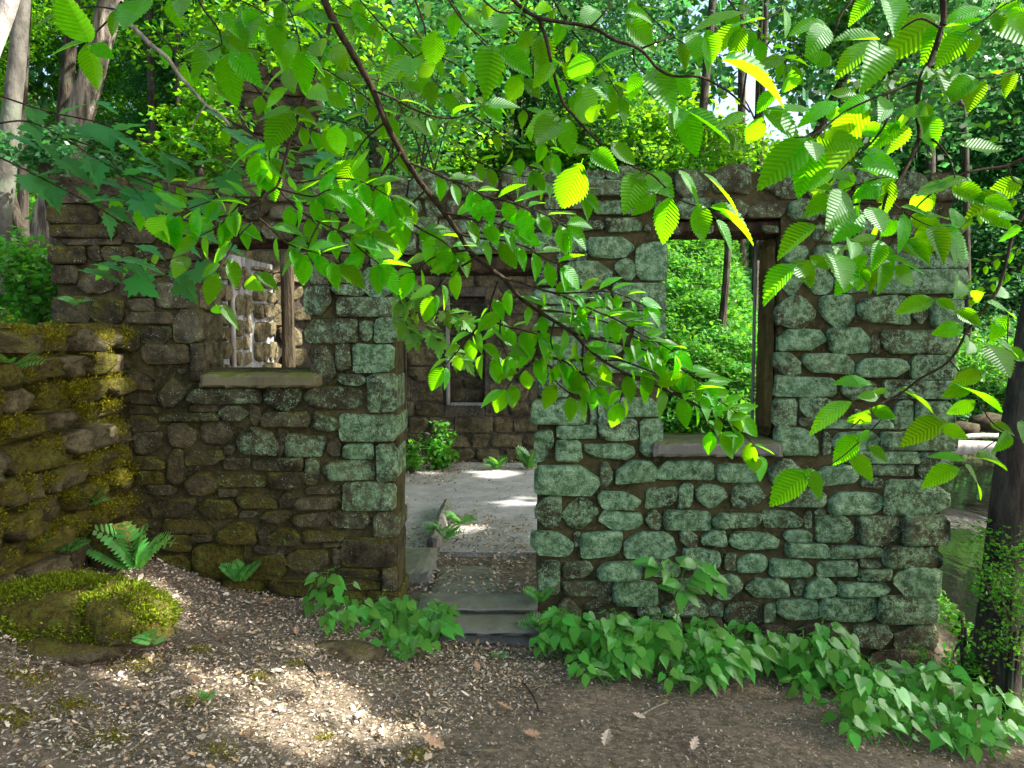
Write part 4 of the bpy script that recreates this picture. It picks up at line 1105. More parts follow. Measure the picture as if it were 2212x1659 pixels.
C_.leaves(3, [(1310,280,1170,560,180),(1000,400,840,360,90),(740,440,780,570,110),(960,150,730,210,80),(960,160,840,330,140),(1300,250,1010,240,80),(1260,260,1010,440,80),(1350,0,1340,220,150),(1690,100,1340,320,170),(1700,140,1590,380,130),(2000,80,2150,350,200),(1260,0,1110,120,80),(640,570,520,690,70),(1740,450,1630,700,190),(1760,430,1930,560,150),(1600,730,1720,880,130),(1400,760,1490,980,160),(1230,650,1100,840,180),(1040,650,790,700,80),(860,700,570,720,90),(870,870,530,1170,180),(870,890,850,1030,110),(890,890,800,1230,170),(900,880,1090,920,130),(1180,880,840,1200,100),(1420,780,1230,920,100),(1200,960,1410,1020,90),(1200,990,1300,1120,140),(1810,920,2070,970,80),(560,740,510,880,110),(560,700,850,870,150),(700,360,510,470,90),(1080,1210,930,1430,170),(1160,1310,980,1510,170),(1240,1310,1240,1470,130),(900,1430,640,1580,90),(1620,1430,1650,1630,130),(1680,1450,1910,1620,140),(1960,60,1720,100,80),(1710,170,1790,270,110),(1240,640,1060,700,110),(1340,620,1280,730,110),(1460,690,1520,790,110),(1560,640,1580,830,100),(1490,740,1420,760,60),(1190,820,1280,870,90),(960,730,1050,750,70),(1640,440,1560,500,80),(2030,70,2200,60,90),(1880,140,1830,60,110),(1160,620,1000,560,70),(1430,1130,1230,1190,60),(1100,1080,1130,1180,120),(1000,1060,860,1220,80),(1320,1160,1150,1240,110)])
C_.leaves(6, [(770,100,540,300,90),(760,70,810,240,130),(1000,30,970,240,180),(1100,140,1100,230,110),(1200,100,1180,230,130),(1310,50,1340,280,110),(1400,100,1550,230,100),(1340,40,1600,130,60),(860,40,960,120,70),(1000,-20,1120,90,70),(1120,-60,1060,60,110),(1300,-60,1250,120,100),(1450,-60,1560,60,110)])
P = C_.stem([(1900, 496), (1880, 545), (1850, 575)], .0016, .001); C_.auto(P, .045, .08, .1)
P = C_.stem([(1914, 427), (1950, 455), (1990, 480), (2040, 500)], .0016, .001); C_.auto(P, .045, .085, .1)
P = C_.stem([(1948, 379), (1900, 385), (1850, 400), (1800, 420)], .0016, .001); C_.auto(P, .043, .085, .1)

E = Branch('beech_branch', 'slender beech branch entering beside the stream with broad thin leaves', 'branch', 2.1, (2212, 461))
E.stem([(2240, 400), (2212, 461), (2191, 496), (2174, 564), (2150, 636), (2095, 707), (2051, 779), (1989, 817), (1948, 848), (1911, 868), (1880, 889), (1839, 923)], .006, .0016, 'stem')
for pts in ([(2051, 779), (2090, 820), (2110, 850), (2130, 880)], [(2178, 684), (2174, 760), (2163, 786), (2126, 803)], [(2115, 868), (2140, 909), (2177, 936), (2230, 960)], [(2177, 936), (2133, 964), (2106, 988)], [(2150, 636), (2090, 645), (2030, 650)], [(1948, 848), (1900, 910), (1850, 960), (1800, 1000), (1760, 1010), (1745, 1020)]):
    E.stem(pts, .002, .001)
E.leaves(6, [(1800,190,1690,300,120),(1640,310,1400,390,90),(1660,310,1730,380,70),(1830,490,1640,510,80),(1790,380,1880,480,90),(1870,560,1780,640,100),(1985,600,1990,770,180),(1960,770,1750,830,80),(1250,850,1020,800,40),(1420,880,1680,980,45),(1770,850,2120,960,45),(1120,960,830,1060,45),(1230,1010,1180,1130,150),(1250,1000,1390,1060,80),(1720,1080,1430,1200,100),(1690,1110,1780,1160,80),(1160,1170,1010,1360,110),(1170,1160,1270,1210,90),(1230,1240,1360,1350,80),(1130,1290,1180,1390,100),(850,1400,600,1620,120),(850,1380,870,1490,110),(1840,1320,1590,1330,50),(1900,1310,2140,1340,50),(1800,1380,1560,1470,70),(1840,1360,2050,1530,80),(2110,420,2000,560,70),(2050,580,2212,660,60),(2030,290,2170,200,120),(1960,270,1930,310,60),(1980,330,2200,400,70),(2000,440,2200,500,90),(1880,880,1700,900,60),(1900,950,1780,1070,100),(2000,1090,2080,1120,60),(2110,1150,2000,1260,90),(2200,1080,2150,1200,90),(1290,930,1150,920,60),(1350,900,1250,880,50),(2212,700,2100,600,70)])
Dd = Branch('beech_branch', 'level twig of broad leaves coming in above the stream', 'branch', 1.9, (2211, 342))
Dd.stem([(2240, 330), (2211, 342), (2174, 359), (2122, 366), (2078, 376), (2037, 400), (1986, 441), (1950, 490), (1900, 560)], .004, .0015, 'stem'); Dd.stem([(2178, 360), (2190, 390), (2215, 400)], .002, .001)
Dd.leaves(3, [(2100,1240,1850,1330,90),(2200,1140,1990,1230,110),(1740,1150,1530,1260,80),(1760,1180,1890,1290,120),(1650,1230,1560,1330,120),(1850,1130,1640,1140,70),(1930,1330,2060,1440,110),(2050,1370,2212,1340,60),(1500,1360,1600,1450,110),(1550,1480,1740,1500,80),(1960,1260,2090,1330,90),(1780,1330,1700,1450,110),(2150,1420,2212,1560,110),(1420,1400,1300,1480,100),(1310,1500,1060,1560,70),(1480,1520,1560,1650,100),(1560,1560,1660,1560,70)])
DR = Branch('beech_branch', 'spray of dark leaves at the top by the stream bank trees', 'branch', 1.8, (2130, 10))
P = DR.stem([(2240, -20), (2170, 10), (2130, 40), (2085, 70)], .002, .001); DR.auto(P, .055, .09, 0)
P = DR.stem([(2240, 140), (2190, 150), (2150, 165), (2110, 170)], .002, .001); DR.auto(P, .07, .085, .1)
P = DR.stem([(1700, -30), (1690, 10), (1660, 40), (1600, 55)], .002, .001); DR.auto(P, .08, .085, .1)

U2 = Branch('beech_branch', 'far layer of shaded beech sprays behind the arching branch, above the doorway', 'branch', 2.7, (1000, 0))
for pts in ([(960, -30), (1000, 40), (1060, 110), (1130, 170)], [(1180, -30), (1230, 60), (1290, 130), (1340, 210)], [(760, -20), (830, 60), (900, 130), (960, 200)], [(1340, -30), (1400, 30), (1470, 90), (1560, 120)], [(1080, 150), (1150, 260), (1190, 330)], [(1400, 200), (1470, 250), (1560, 280)], [(640, 120), (720, 160), (790, 210), (830, 250)], [(1560, -20), (1620, 60), (1700, 140)], [(600, -20), (690, 20), (760, 40)]):
    P = U2.stem(pts, .003, .0012); U2.auto(P, .058, .086, .0, .4)
U3 = Branch('beech_branch', 'loose layer of small leaved beech twigs between the chimney and the doorway top', 'branch', 3.1, (560, 200))
for pts in ([(520, 150), (580, 220), (650, 270), (740, 300)], [(680, 60), (740, 130), (800, 170), (870, 180)], [(560, 300), (640, 330), (720, 340), (800, 380)], [(300, 380), (380, 400), (460, 410), (560, 400)], [(880, 40), (930, 110), (1000, 150), (1060, 230)], [(1020, 250), (1090, 300), (1150, 370)], [(1200, 100), (1260, 160), (1340, 180)], [(440, 60), (520, 100), (600, 110)], [(330, 60), (400, 130), (470, 180)], [(700, 380), (780, 400), (860, 440), (930, 500)], [(380, 520), (300, 560), (240, 570)], [(1000, 330), (1080, 370), (1180, 390), (1260, 420)], [(600, 210), (680, 250), (760, 270), (850, 330)], [(460, 250), (520, 300), (600, 360), (690, 420)], [(220, 420), (320, 450), (420, 480), (520, 490)], [(640, 440), (740, 460), (840, 470), (940, 540)], [(700, -20), (790, 40), (880, 90), (960, 100)], [(540, 20), (620, 80), (700, 110)], [(1100, 60), (1180, 130), (1240, 200)]):
    P = U3.stem(pts, .003, .0012); U3.auto(P, .062, .090, .0, .3, (.1, .6))
# maple sprays
Mb = Branch('maple_branch', 'layered maple branch with blue green lobed leaves in front of the mossy corner', 'branch', 2.6, (60, 250))
for pts in ([(-20, 270), (60, 262), (140, 300), (230, 355), (330, 400), (420, 430)], [(-20, 200), (100, 240), (230, 270), (360, 330), (480, 380)], [(150, 300), (220, 330), (300, 420)], [(480, 250), (560, 300), (640, 350), (720, 380)], [(-20, 330), (120, 400), (260, 480), (330, 570), (420, 580)]): Mb.auto(Mb.stem(pts, .003, .0012, 'twig'), .20, .105, .1, .15, (.0, .35), MAPLE, .8)
Mb.leaves(1, [(170,1110,410,1290,120),(390,1010,590,1150,90),(530,800,720,900,120),(510,1190,660,1300,60),(690,1330,860,1400,80),(900,1060,1060,1120,60),(1090,1000,1250,1070,50),(1420,820,1600,900,50),(850,1130,1000,1190,50),(780,1210,940,1250,40),(950,1240,1040,1350,80),(1440,1040,1570,1090,60),(1600,1150,1720,1170,50),(270,920,390,1010,40),(760,870,930,980,50),(640,1140,800,1190,50),(1900,1020,2150,1000,100),(2010,980,2212,1050,90),(1480,860,1700,980,60),(1560,900,1700,930,40),(60,860,280,900,40),(600,650,760,690,40),(880,1000,1010,1040,40),(1200,900,1330,960,40),(1700,1010,1850,1080,50),(1300,700,1480,780,40),(560,1010,640,1100,80)], MAPLE, 1.0)
Mb.leaves(4, [(530,130,800,190,30),(620,100,830,110,30),(770,60,1050,80,40),(840,170,960,320,230),(1150,180,1260,330,220),(800,90,1000,180,30),(1230,-120,1420,-40,60),(1100,-60,1290,10,40),(1420,-20,1560,20,40)], MAPLE, 1.0)
Md = Branch('maple_branch', 'small bright maple spray hanging in the doorway beside the pier', 'branch', 4.6, (870, 610))
for pts in ([(850, 590), (880, 650), (920, 700), (960, 745), (1000, 775)], [(860, 600), (910, 640), (960, 670), (1000, 690)], [(855, 600), (870, 680), (890, 720)]):
    P = Md.stem(pts, .004, .0015); Md.auto(P, .085, .125, .1, .2, (.1, .6), MAPLE_LIT, .7)

# ------------------------------------------------------------------ herbs at the wall foot
def plant_proto(name, label, cat, group, seed, hgt, nl, size, meshes, spread=.16):
    rn = random.Random(seed)
    t = thing(name, label, cat, (0, 0, 0), group); ch_ = []
    V, F = [], []
    leafs = []
    for s in range(2 + (nl > 8)):
        a = rn.uniform(0, 6.28); lean = rn.uniform(.02, spread * .8)
        top = Vector((math.cos(a) * lean, math.sin(a) * lean, hgt * rn.uniform(.7, 1.0)))
        P = smooth_line([Vector((0, 0, -.02)), top * .5 + Vector((0, 0, .03)), top]); tube(P, .0035, .002, 5, V, F)
        k = nl // (2 + (nl > 8)) + 1
        for i in range(k):
            f = .3 + .7 * (i + 1) / k; p = P[min(len(P) - 1, int(f * (len(P) - 1)))]
            b = rn.uniform(0, 6.28) if rn.random() < .6 else rn.uniform(math.pi * 1.0, math.pi * 2.0)
            out = Vector((math.cos(b), math.sin(b), 0)); pe = p + out * rn.uniform(.03, .11) + Vector((0, 0, rn.uniform(.0, .02)))
            tube([p, (p + pe) / 2 + Vector((0, 0, .008)), pe], .0016, .0012, 4, V, F)
            d = out + Vector((0, 0, rn.uniform(-.75, .05))); n = Vector((out.x * .3, out.y * .3 - .35, .9)) + Vector((rn.uniform(-.3, .3), rn.uniform(-.4, .1), 0))
            leafs.append(frame(pe, d, n, size * rn.uniform(.7, 1.2)))
    ch_.append(add('stem', me_new('stem', V, F, M['herb']), t))
    for m in leafs: ch_.append(add('leaf', meshes[rn.randrange(len(meshes))], t, None, m))
    return t, ch_
lab = 'leafy plant with heart shaped leaves in the dense patch below the low window'
protos = [plant_proto('wild_plant', lab, 'plant', 'leafy plants along the foot of the wall', 40 + i, (.16, .22, .28, .36)[i], 9 + i * 2, (.072, .088, .098, .090)[i], HEART if i != 1 else HEART + BEECH_H, .22) for i in range(4)]
spots = []
for i in range(30): spots.append((1180 + 670 * (i + rnd.random()) / 30, 'row', rnd.uniform(5.3, 5.64)))
for i in range(24): spots.append((1170 + 660 * (i + rnd.random()) / 24, 'row', rnd.uniform(4.95, 5.3)))
for i in range(11): spots.append((rnd.uniform(1240, 1620), 'row', rnd.uniform(4.7, 4.95)))
for i in range(20): spots.append((1760 + 330 * (i + rnd.random()) / 20, 'row', rnd.uniform(4.75, 5.35)))
for i in range(22): spots.append((1850 + 400 * (i + rnd.random()) / 22, 'row', rnd.uniform(4.15, 4.8)))
used = [False] * 4
def put(pr, i, loc, rz, s, label):
    t, c = protos[i]
    if not used[i]:
        used[i] = True; t.location = loc; t.rotation_euler = (0, 0, rz); t.scale = (s,) * 3; t['label'] = label
    else: copy_thing(t, c, loc, rz, s, label)
for i, (u, _, Y) in enumerate(spots):
    x = (u - 1106) / FOC * Y
    lb = lab if u < 1840 else 'leafy plant at the edge of the path by the stream bank trunk'
    put(protos, i % 4, (x, Y, gz(x, Y)), rnd.uniform(-.5, .5), rnd.uniform(.72, 1.12), lb)
for (u, Y, s) in ((690, 5.35, .9), (730, 5.45, 1.0), (745, 5.15, .8), (700, 5.0, .7), (820, 5.5, .9), (850, 5.3, 1.0), (885, 5.35, 1.05), (830, 5.0, .8), (915, 5.25, .9), (870, 4.9, .8), (925, 5.55, .9), (905, 5.9, .8), (960, 5.75, .6), (935, 5.3, .8), (900, 5.1, .85), (860, 5.45, 1.0), (770, 5.5, .8), (920, 5.7, .9)):
    x = (u - 1106) / FOC * Y
    put(protos, rnd.randrange(4), (x, Y, max(gz(x, Y), .1)), rnd.uniform(-.5, .5), s * 1.08, 'leafy plant with heart shaped leaves growing beside the steps and pier')

# plant with compound leaves in front of the wall
cp = thing('compound_plant', 'single plant with compound toothed leaves standing tall before the pier stones', 'plant', (px(1450, 1400, 5.35).x, 5.35, gz(.99, 5.35)))
def rel(u, v, Y=5.3): return px(u, v, Y) - cp.location
V, F = [], []
tube(smooth_line([Vector((0, 0, -.02)), rel(1462, 1340), rel(1465, 1255)]), .005, .003, 6, V, F)
tube(smooth_line([rel(1465, 1290), rel(1475, 1240), rel(1490, 1215)]), .003, .002, 5, V, F); tube(smooth_line([rel(1465, 1300), rel(1420, 1240), rel(1390, 1225)]), .003, .002, 5, V, F); tube(smooth_line([rel(1490, 1215), rel(1530, 1230), rel(1570, 1270)]), .002, .001, 5, V, F)
add('stem', me_new('stem', V, F, M['herb']), cp)
for (x0, y0, x1, y1, w) in ((1220,430,965,400,60),(1215,420,1120,370,60),(1230,440,1085,520,90),(1300,430,1280,370,80),(1290,450,1290,555,100),(1400,470,1390,430,80),(1360,500,1480,590,90),(1460,640,1260,580,70),(1440,680,1225,650,65),(1470,690,1440,805,140),(1480,690,1665,785,60),(1500,640,1720,720,70),(1510,600,1650,600,60),(1560,440,1430,400,80),(1600,420,1470,365,70),(1640,420,1560,370,60),(1650,430,1800,520,90),(1660,540,1740,630,90),(1570,540,1640,560,80),(1590,500,1680,500,70),(1740,560,1970,600,60),(1770,600,1880,650,60),(1780,480,1900,540,80)):
    b = (1150.3 + x0 * ZS, 1123.3 + y0 * ZS); t = (1150.3 + x1 * ZS, 1123.3 + y1 * ZS)
    m = leaf_from_view(b, t, w * ZS, 5.28, .55)
    add('leaflet', HEART[rnd.randrange(4)] if rnd.random() < .0 else BEECH_H[rnd.randrange(3)] if 'BEECH_H' in globals() else HEART[rnd.randrange(4)], cp, None, Matrix.Translation(-cp.location) @ m)

# ferns
def frond_mesh(seed, npin=10, arch=.5):
    rn = random.Random(seed); V, F = [], []
    def P(t): return Vector((0, t, arch * t * (1 - t) * 1.1 - .12 * t * t))
    for i in range(npin):
        t = .12 + .88 * i / npin; p = P(t); l = .32 * math.sin(math.pi * (t * .8 + .15)) + .03
        for s in (1, -1):
            d = Vector((s, .42, -.12)).normalized(); pr = Vector((-d.y * s, d.x * s, 0)).normalized() * (.036 + .012 * rn.random())
            b = len(V); V += [p, p + d * l * .3 + pr, p + d * l * .7 + pr * .8, p + d * l, p + d * l * .7 - pr * .8, p + d * l * .3 - pr]
            F.append((b, b + 1, b + 2, b + 3, b + 4, b + 5)[::s])
    pts = [P(i / 8) for i in range(9)]
    tube(pts, .008, .003, 4, V, F)
    return me_new('frond', V, F, M['fern'])
FR = [frond_mesh(1, 12), frond_mesh(2, 11, .7), frond_mesh(3, 13, .3)]
def fern(u, v, Y, n, size, label, up=.8, z=None):
    p = px(u, v, Y)
    t = thing('fern', label, 'fern', (p.x, Y, p.z if z is None else z))
    for i in range(n):
        a = -math.pi / 2 + (i - (n - 1) / 2) * (2.4 / max(1, n - 1)) + rnd.uniform(-.2, .2)
        d = Vector((math.cos(a), math.sin(a) * .6, up * rnd.uniform(.5, 1.5)))
        add('frond', FR[i % 3], t, None, frame(Vector((0, 0, 0)), d, Vector((0, -.5, 1)), size * rnd.uniform(.75, 1.15)))
fern(298, 1228, 5.2, 9, .37, 'bright fern at the corner of the mossy wall and the front wall', 1.1)
fern(60, 1190, 4.62, 6, .17, 'small fern low on the mossy wall above the boulder end', .7)
fern(150, 1190, 4.95, 6, .17, 'small fern growing from the mossy wall above the boulder', .8)
fern(205, 1090, 5.1, 5, .15, 'small fern halfway up the mossy wall', .6)
fern(15, 810, 4.4, 7, .22, 'pale leafy fern sprouting high on the mossy wall', .5)
fern(170, 660, 5.72, 5, .13, 'dark fern rooted in wall stones above the mossy wall', .4)
fern(522, 1255, 5.72, 6, .18, 'small fern growing out of the front wall below the higher window', 1.2)
fern(1185, 1375, 5.5, 9, .25, 'feathery fern beside the steps at the door pier', .9)
fern(1165, 1300, 5.72, 6, .16, 'small fern clinging to the door pier above the steps', .9)
fern(870, 1425, 4.8, 5, .10, 'tiny fern among leaf litter beside the leafy plants', .7)
fern(1075, 1420, 5.1, 4, .07, 'tiny seedling at the foot of the lower step', .6)
fern(1068, 1000, 11.3, 6, .28, 'small green plant on the floor at the rear wall', .9, FLOOR)
fern(1142, 995, 11.4, 6, .32, 'upright thin plant against the rear wall farthest from the pier', 1.5, FLOOR)
fern(960, 1120, 7.6, 6, .24, 'weed growing over the hollow log in the ruin', .9, FLOOR)
fern(990, 1130, 8.2, 5, .20, 'weed on the ruin floor behind the hollow log', .6, FLOOR)
fern(330, 1390, 3.9, 3, .11, 'three leaved sprout in front of the mossy boulder', .6)
fern(450, 1510, 3.6, 4, .06, 'tiny green sprout among the dry leaves', .7)

# ------------------------------------------------------------------ trees and undergrowth
def hill_at(u, v, Y0):
    for Y in np.arange(12.9, 40, .15):
        p = px(u, v, Y)
        if p.z <= gz(p.x, Y): return float(Y)
    return Y0
def cloud(n, centre, rad, clumps, size, rn, flat=.45, clump_r=.32, hole=None, up=.75):
    c = np.array(centre); r = np.array(rad)
    q = rn.normal(0, 1, (clumps, 3)); q = unit(q) * (rn.random((clumps, 1)) ** .45) * r + c
    k = rn.integers(0, clumps, n)
    off = rn.normal(0, 1, (n, 3)) * (clump_r * r.mean()) * np.array([1, 1, flat])
    P = q[k] + off
    D = unit(rn.normal(0, 1, (n, 3)) * np.array([1, 1, .45]) + np.array([0, 0, -.25]))
    N = unit(rn.normal(0, .55, (n, 3)) + np.array([0, -.15, up]))
    L = rn.uniform(.7, 1.3, n) * size
    return P, D, N, L
def crown_mesh(name, parts, mat, asp=.62):
    P = np.concatenate([p[0] for p in parts]); D = np.concatenate([p[1] for p in parts]); N = np.concatenate([p[2] for p in parts]); L = np.concatenate([p[3] for p in parts])
    Vv, Fv = leaf_quads(P, D, N, L, L * asp)
    return me_np(name, Vv, Fv, mat)

CR = [crown_mesh('crown', [cloud(7000, (0, 0, 0), (3.0, 3.0, 3.6), 60, .17, npr, .4, .16)], M['crown']),
      crown_mesh('crown', [cloud(7000, (0, 0, 0), (3.4, 3.0, 3.0), 50, .18, npr, .35, .17)], M['crown']),
      crown_mesh('crown', [cloud(7000, (0, 0, 0), (2.8, 2.8, 4.2), 60, .17, npr, .4, .17)], M['crown_blue'])]

def tree(u, vb, Y, w, pts=None, lean=(0, 0), hgt=14, label='', bark='bark', crown=None, czs=None, group='trees on the wooded slope', seg=14, ridge=.10, cs=1.0):
    b = px(u, vb, Y); z0 = b.z
    if pts is None:
        zg = gz(b.x, Y); z0 = min(b.z, zg)
    t = thing('forest_tree', label, 'tree', (b.x, Y, z0 - .1), group)
    r = w * Y / FOC / 2
    if pts is None: P = [Vector((0, 0, 0)), Vector((lean[0] * .25, lean[1] * .25, hgt * .3)), Vector((lean[0] * .55, lean[1] * .5, hgt * .6)), Vector((lean[0], lean[1], hgt))]
    else: P = [px(a, c, Y) - t.location for a, c in pts]
    P = smooth_line(P, 7)
    V, F = tube(P, r, r * .62, seg, None, None, ridge, u * .1, r * .5)
    add('trunk', me_new('trunk', V, F, M[bark], True), t)
    top = P[-1]
    if crown is None: return t
    V, F = [], []
    for k in range(5):
        f = (.45 + .5 * k / 5) if pts is None else (.84 + .03 * k); s = P[int(f * (len(P) - 1))]; a = rnd.uniform(0, 6.28)
        e = s + Vector((math.cos(a) * rnd.uniform(1, 2.4), math.sin(a) * rnd.uniform(1, 2.4), rnd.uniform(.8, 2)))
        tube(smooth_line([s, (s + e) / 2 + Vector((0, 0, .3)), e]), r * .3, r * .08, 6, V, F)
    add('limb', me_new('limb', V, F, M[bark], True), t)
    if crown is not None:
        for (dx, dz, s) in (czs or [(0, 0, 1.0)]):
            m = Matrix.Translation(top + Vector((dx, 0, dz))) @ Matrix.Rotation(rnd.uniform(0, 6.28), 4, 'Z') @ Matrix.Scale(s * cs, 4)
            add('crown', CR[crown], t, None, m)
    return t
# two trunks beyond the mossy wall, seen with their bark
tree(98, 560, 10.5, 62, [(88, 600), (105, 480), (135, 370), (170, 260), (200, 160), (228, 50), (250, -60), (275, -260), (290, -600)], label='big sunlit trunk with ridged bark leaning behind the mossy wall', crown=0, czs=[(0, 2, 1.3)], seg=36, ridge=.14)
tree(98, 560, 10.9, 34, [(95, 590), (118, 430), (130, 330), (142, 220), (150, 120), (160, 0), (165, -200), (160, -600)], label='darker thin trunk growing close behind the big sunlit trunk', bark='bark_dark', crown=1, czs=[(-1, 2, 1.1)])
tree(10, 560, 8.0, 44, [(-6, 640), (0, 500), (12, 380), (24, 250), (38, 120), (48, 0), (58, -150), (70, -600)], label='smooth grey trunk at the edge beyond the mossy wall', bark='bark_grey', crown=0, czs=[(-2, 2, 1.1)], seg=24, ridge=.04)
tree(-5, 90, 6.6, 46, [(-70, 240), (-30, 130), (10, 30), (40, -60), (80, -200)], label='bright sunlit leaning limb in the top corner', bark='log', seg=18, ridge=.03)  # pale bark colour stands in for strong sun on the limb
tree(48, 420, 9.6, 22, [(50, 560), (50, 400), (48, 240), (54, 100), (60, -20), (62, -300)], label='slim shaded trunk between the grey trunk and the big trunk', bark='bark_dark', crown=2, czs=[(0, 2, .9)])
st2 = tube(smooth_line([px(20, 420, 8.6), px(40, 480, 8.5), px(80, 570, 8.4)]), .06, .05, 10, None, None, .1)
tag(add('leaning_log', me_new('leaning_log', *st2, M['bark_dark'], True)), 'dead dark log leaning behind the grey trunk', 'log')
# distant trunks over the wall
for i, (u, vt_, w, Y, lean, lb) in enumerate(((1038, 300, 17, 23, (.9, 0), 'thin leaning trunk in the dim gap of the wood above the wall'), (1054, 305, 11, 25, (.4, 0), 'very thin trunk beside the leaning one in the dim gap'), (1078, 300, 15, 22, (1.3, 0), 'dark trunk leaning across the dim gap above the doorway'), (1118, 322, 15, 22.5, (.1, 0), 'straight dark trunk in the dim gap above the wall'), (1137, 322, 16, 24, (.2, 0), 'grey straight trunk in the middle of the gap trunks'), (1152, 318, 17, 21, (.5, 0), 'thickest straight trunk at the edge of the dim gap'),
   (1000, 270, 12, 27, (0, 0), 'pale far trunk behind the maple sapling'), (1601, 600, 20, 24, (-.3, 0), 'dark trunk seen through the low window'), (1626, 600, 18, 22, (.2, 0), 'grey trunk seen through the low window next to its jamb'), (1635, 330, 14, 22, (.3, 0), 'dark trunk above the wall below the sky gap'), (1505, 190, 20, 26, (1.2, 0), 'leaning trunk at the edge of the sky gap'),
   (380, 160, 14, 20, (.2, 0), 'thin trunk on the slope between the big trunk and the chimney'), (325, 120, 18, 22, (0, 0), 'shaded trunk on the slope beside the big trunk'), (640, 80, 20, 24, (.3, 0), 'trunk on the slope behind the chimney'), (780, 100, 18, 26, (-.2, 0), 'trunk behind the top of the maple sapling'))):
    Y = min(30, max(14, hill_at(u, vt_, Y)))
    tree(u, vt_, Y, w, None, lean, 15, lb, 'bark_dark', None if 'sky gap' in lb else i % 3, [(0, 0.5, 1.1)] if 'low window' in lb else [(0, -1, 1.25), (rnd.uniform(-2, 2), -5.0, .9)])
for i, (u, vb, Y, w, pts, lb) in enumerate(((1745, 330, 15, 22, [(1640, 560), (1700, 400), (1745, 330), (1790, 230), (1850, 110), (1900, -40)], 'dark leaning trunk over the stream side of the wall'), (1859, 195, 13, 15, [(1800, 330), (1859, 195), (1910, 165), (1965, 122), (2040, 30)], 'bent dark limb of a leaning tree above the end pier'), (2010, 330, 23, 20, [(2015, 905), (2010, 330), (2000, 250), (2020, 100), (2010, -50)], 'slim trunk standing beyond the end of the wall'), (2090, 300, 24, 14, [(2092, 880), (2085, 300), (2070, 210), (2060, 60), (2080, -60)], 'thin forked trunk on the far stream bank'))):
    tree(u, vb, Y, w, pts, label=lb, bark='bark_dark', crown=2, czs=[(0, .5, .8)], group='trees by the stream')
# trunk in front by the stream
tr = tree(2150, 1500, 5.2, 100, [(2142, 1560), (2150, 1450), (2170, 1250), (2198, 1000), (2236, 750), (2284, 500), (2340, 250), (2440, -200), (2560, -900)], label='dark near trunk leaning at the stream bank past the wall end', bark='bark_dark', group=None, seg=26, ridge=.07, crown=None)

# more of the wood: crowns that fill the slope
rt = np.random.default_rng(5)
wood = []
for i in range(46):
    Y = rt.uniform(17, 46); a = rt.uniform(-.72, .72); X = a * Y
    wood.append((X, Y))
for i, (X, Y) in enumerate(wood):
    if -1.2 > X and Y < 18: continue
    if X / Y > .36 and Y < 27: continue
    right = X / Y > .22
    z0 = max(gz(X, Y), -1.0); h = rt.uniform(6, 11) if not right else rt.uniform(4, 9)
    if .10 < X / Y < .46: h = min(h, CAM_Z + .15 * Y - z0 - 2.5)
    if h < 1.5: continue
    t = thing('forest_tree', 'shaded tree of the stream side wood' if right else 'leafy tree of the wood on the slope behind the ruin', 'tree', (X, Y, z0 - .2), 'background wood by the stream' if right else 'background wood on the slope')
    P = smooth_line([Vector((0, 0, 0)), Vector((rt.uniform(-.4, .4), 0, h * .5)), Vector((rt.uniform(-.6, .6), 0, h))])
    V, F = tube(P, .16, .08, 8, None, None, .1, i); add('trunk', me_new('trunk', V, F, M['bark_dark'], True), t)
    for (dz, s) in ((-h * .05, 1.1), (-h * .42, .95), (-h * .75, .7)):
        add('crown', CR[2 if right and rt.random() < .7 else i % 3], t, None, Matrix.Translation(Vector((rt.uniform(-1, 1), rt.uniform(-.5, .5), h + dz))) @ Matrix.Rotation(rt.uniform(0, 6.28), 4, 'Z') @ Matrix.Scale(s, 4))

# shrubs and saplings
def shrub(u, v, Y, rad, n, size, label, mat='crown', clumps=26, cat='shrub', flat=.4):
    if Y > 12.5:
        Y2 = hill_at(u, v + rad[2] * FOC / Y * .8, Y); k_ = Y2 / Y; Y = Y2; rad = tuple(r_ * k_ for r_ in rad); size *= k_
    c = px(u, v, Y); zg = min(gz(c.x, Y), c.z - rad[2] * .8)
    t = thing('shrub', label, cat, (c.x, Y, zg))
    V, F = [], []
    high = c.z - zg > 2.2 * rad[2]
    if high: tube(smooth_line([Vector((0, 0, -.2)), Vector((.15, 0, (c.z - zg) * .5)), Vector((0, 0, c.z - zg))]), .09, .05, 8, V, F)
    for k in range(0 if high else 6):
        e = Vector((rnd.uniform(-1, 1) * rad[0] * .7, rnd.uniform(-1, 1) * rad[1] * .7, c.z - zg + rnd.uniform(-.5, .7) * rad[2]))
        tube(smooth_line([Vector((0, 0, -.1)), e * .5 + Vector((0, 0, .2)), e]), .02, .006, 5, V, F)
    add('stem', me_new('stem', V, F, M['bark_dark']), t)
    P, D, N, L = cloud(n, (0, 0, c.z - zg), rad, clumps, size, npr, flat, .22)
    Vv, Fv = leaf_quads(P, D, N, L, L * .62)
    add('foliage', me_np('foliage', Vv, Fv, M[mat]), t)
shrub(420, 300, 9.2, (.55, .4, .8), 2600, .085, 'sunlit small leaved shrub between the big trunk and the chimney')
shrub(60, 600, 7.2, (.8, .5, .40), 2600, .07, 'low green shrub growing on top behind the mossy wall', 'under')
shrub(1420, 300, 15, (2.4, 1.0, .9), 4200, .13, 'sunlit layered shrub above the wall over the low window')
shrub(1560, 330, 17, (1.8, 1.0, .6), 2600, .13, 'sunlit low bush below the sky gap')
shrub(780, 330, 14, (2.0, .8, .8), 3600, .12, 'sunlit shrub behind the wall beside the chimney')
shrub(1180, 345, 16, (1.6, .8, .4), 2200, .12, 'low sunlit shrub above the doorway')
shrub(560, 60, 13, (2.0, .9, 1.3), 4200, .12, 'leafy shrub on the slope behind the chimney top')
shrub(1815, 60, 15, (.95, .8, 1.1), 2600, .11, 'sunlit yellow green crown beside the sky gap')
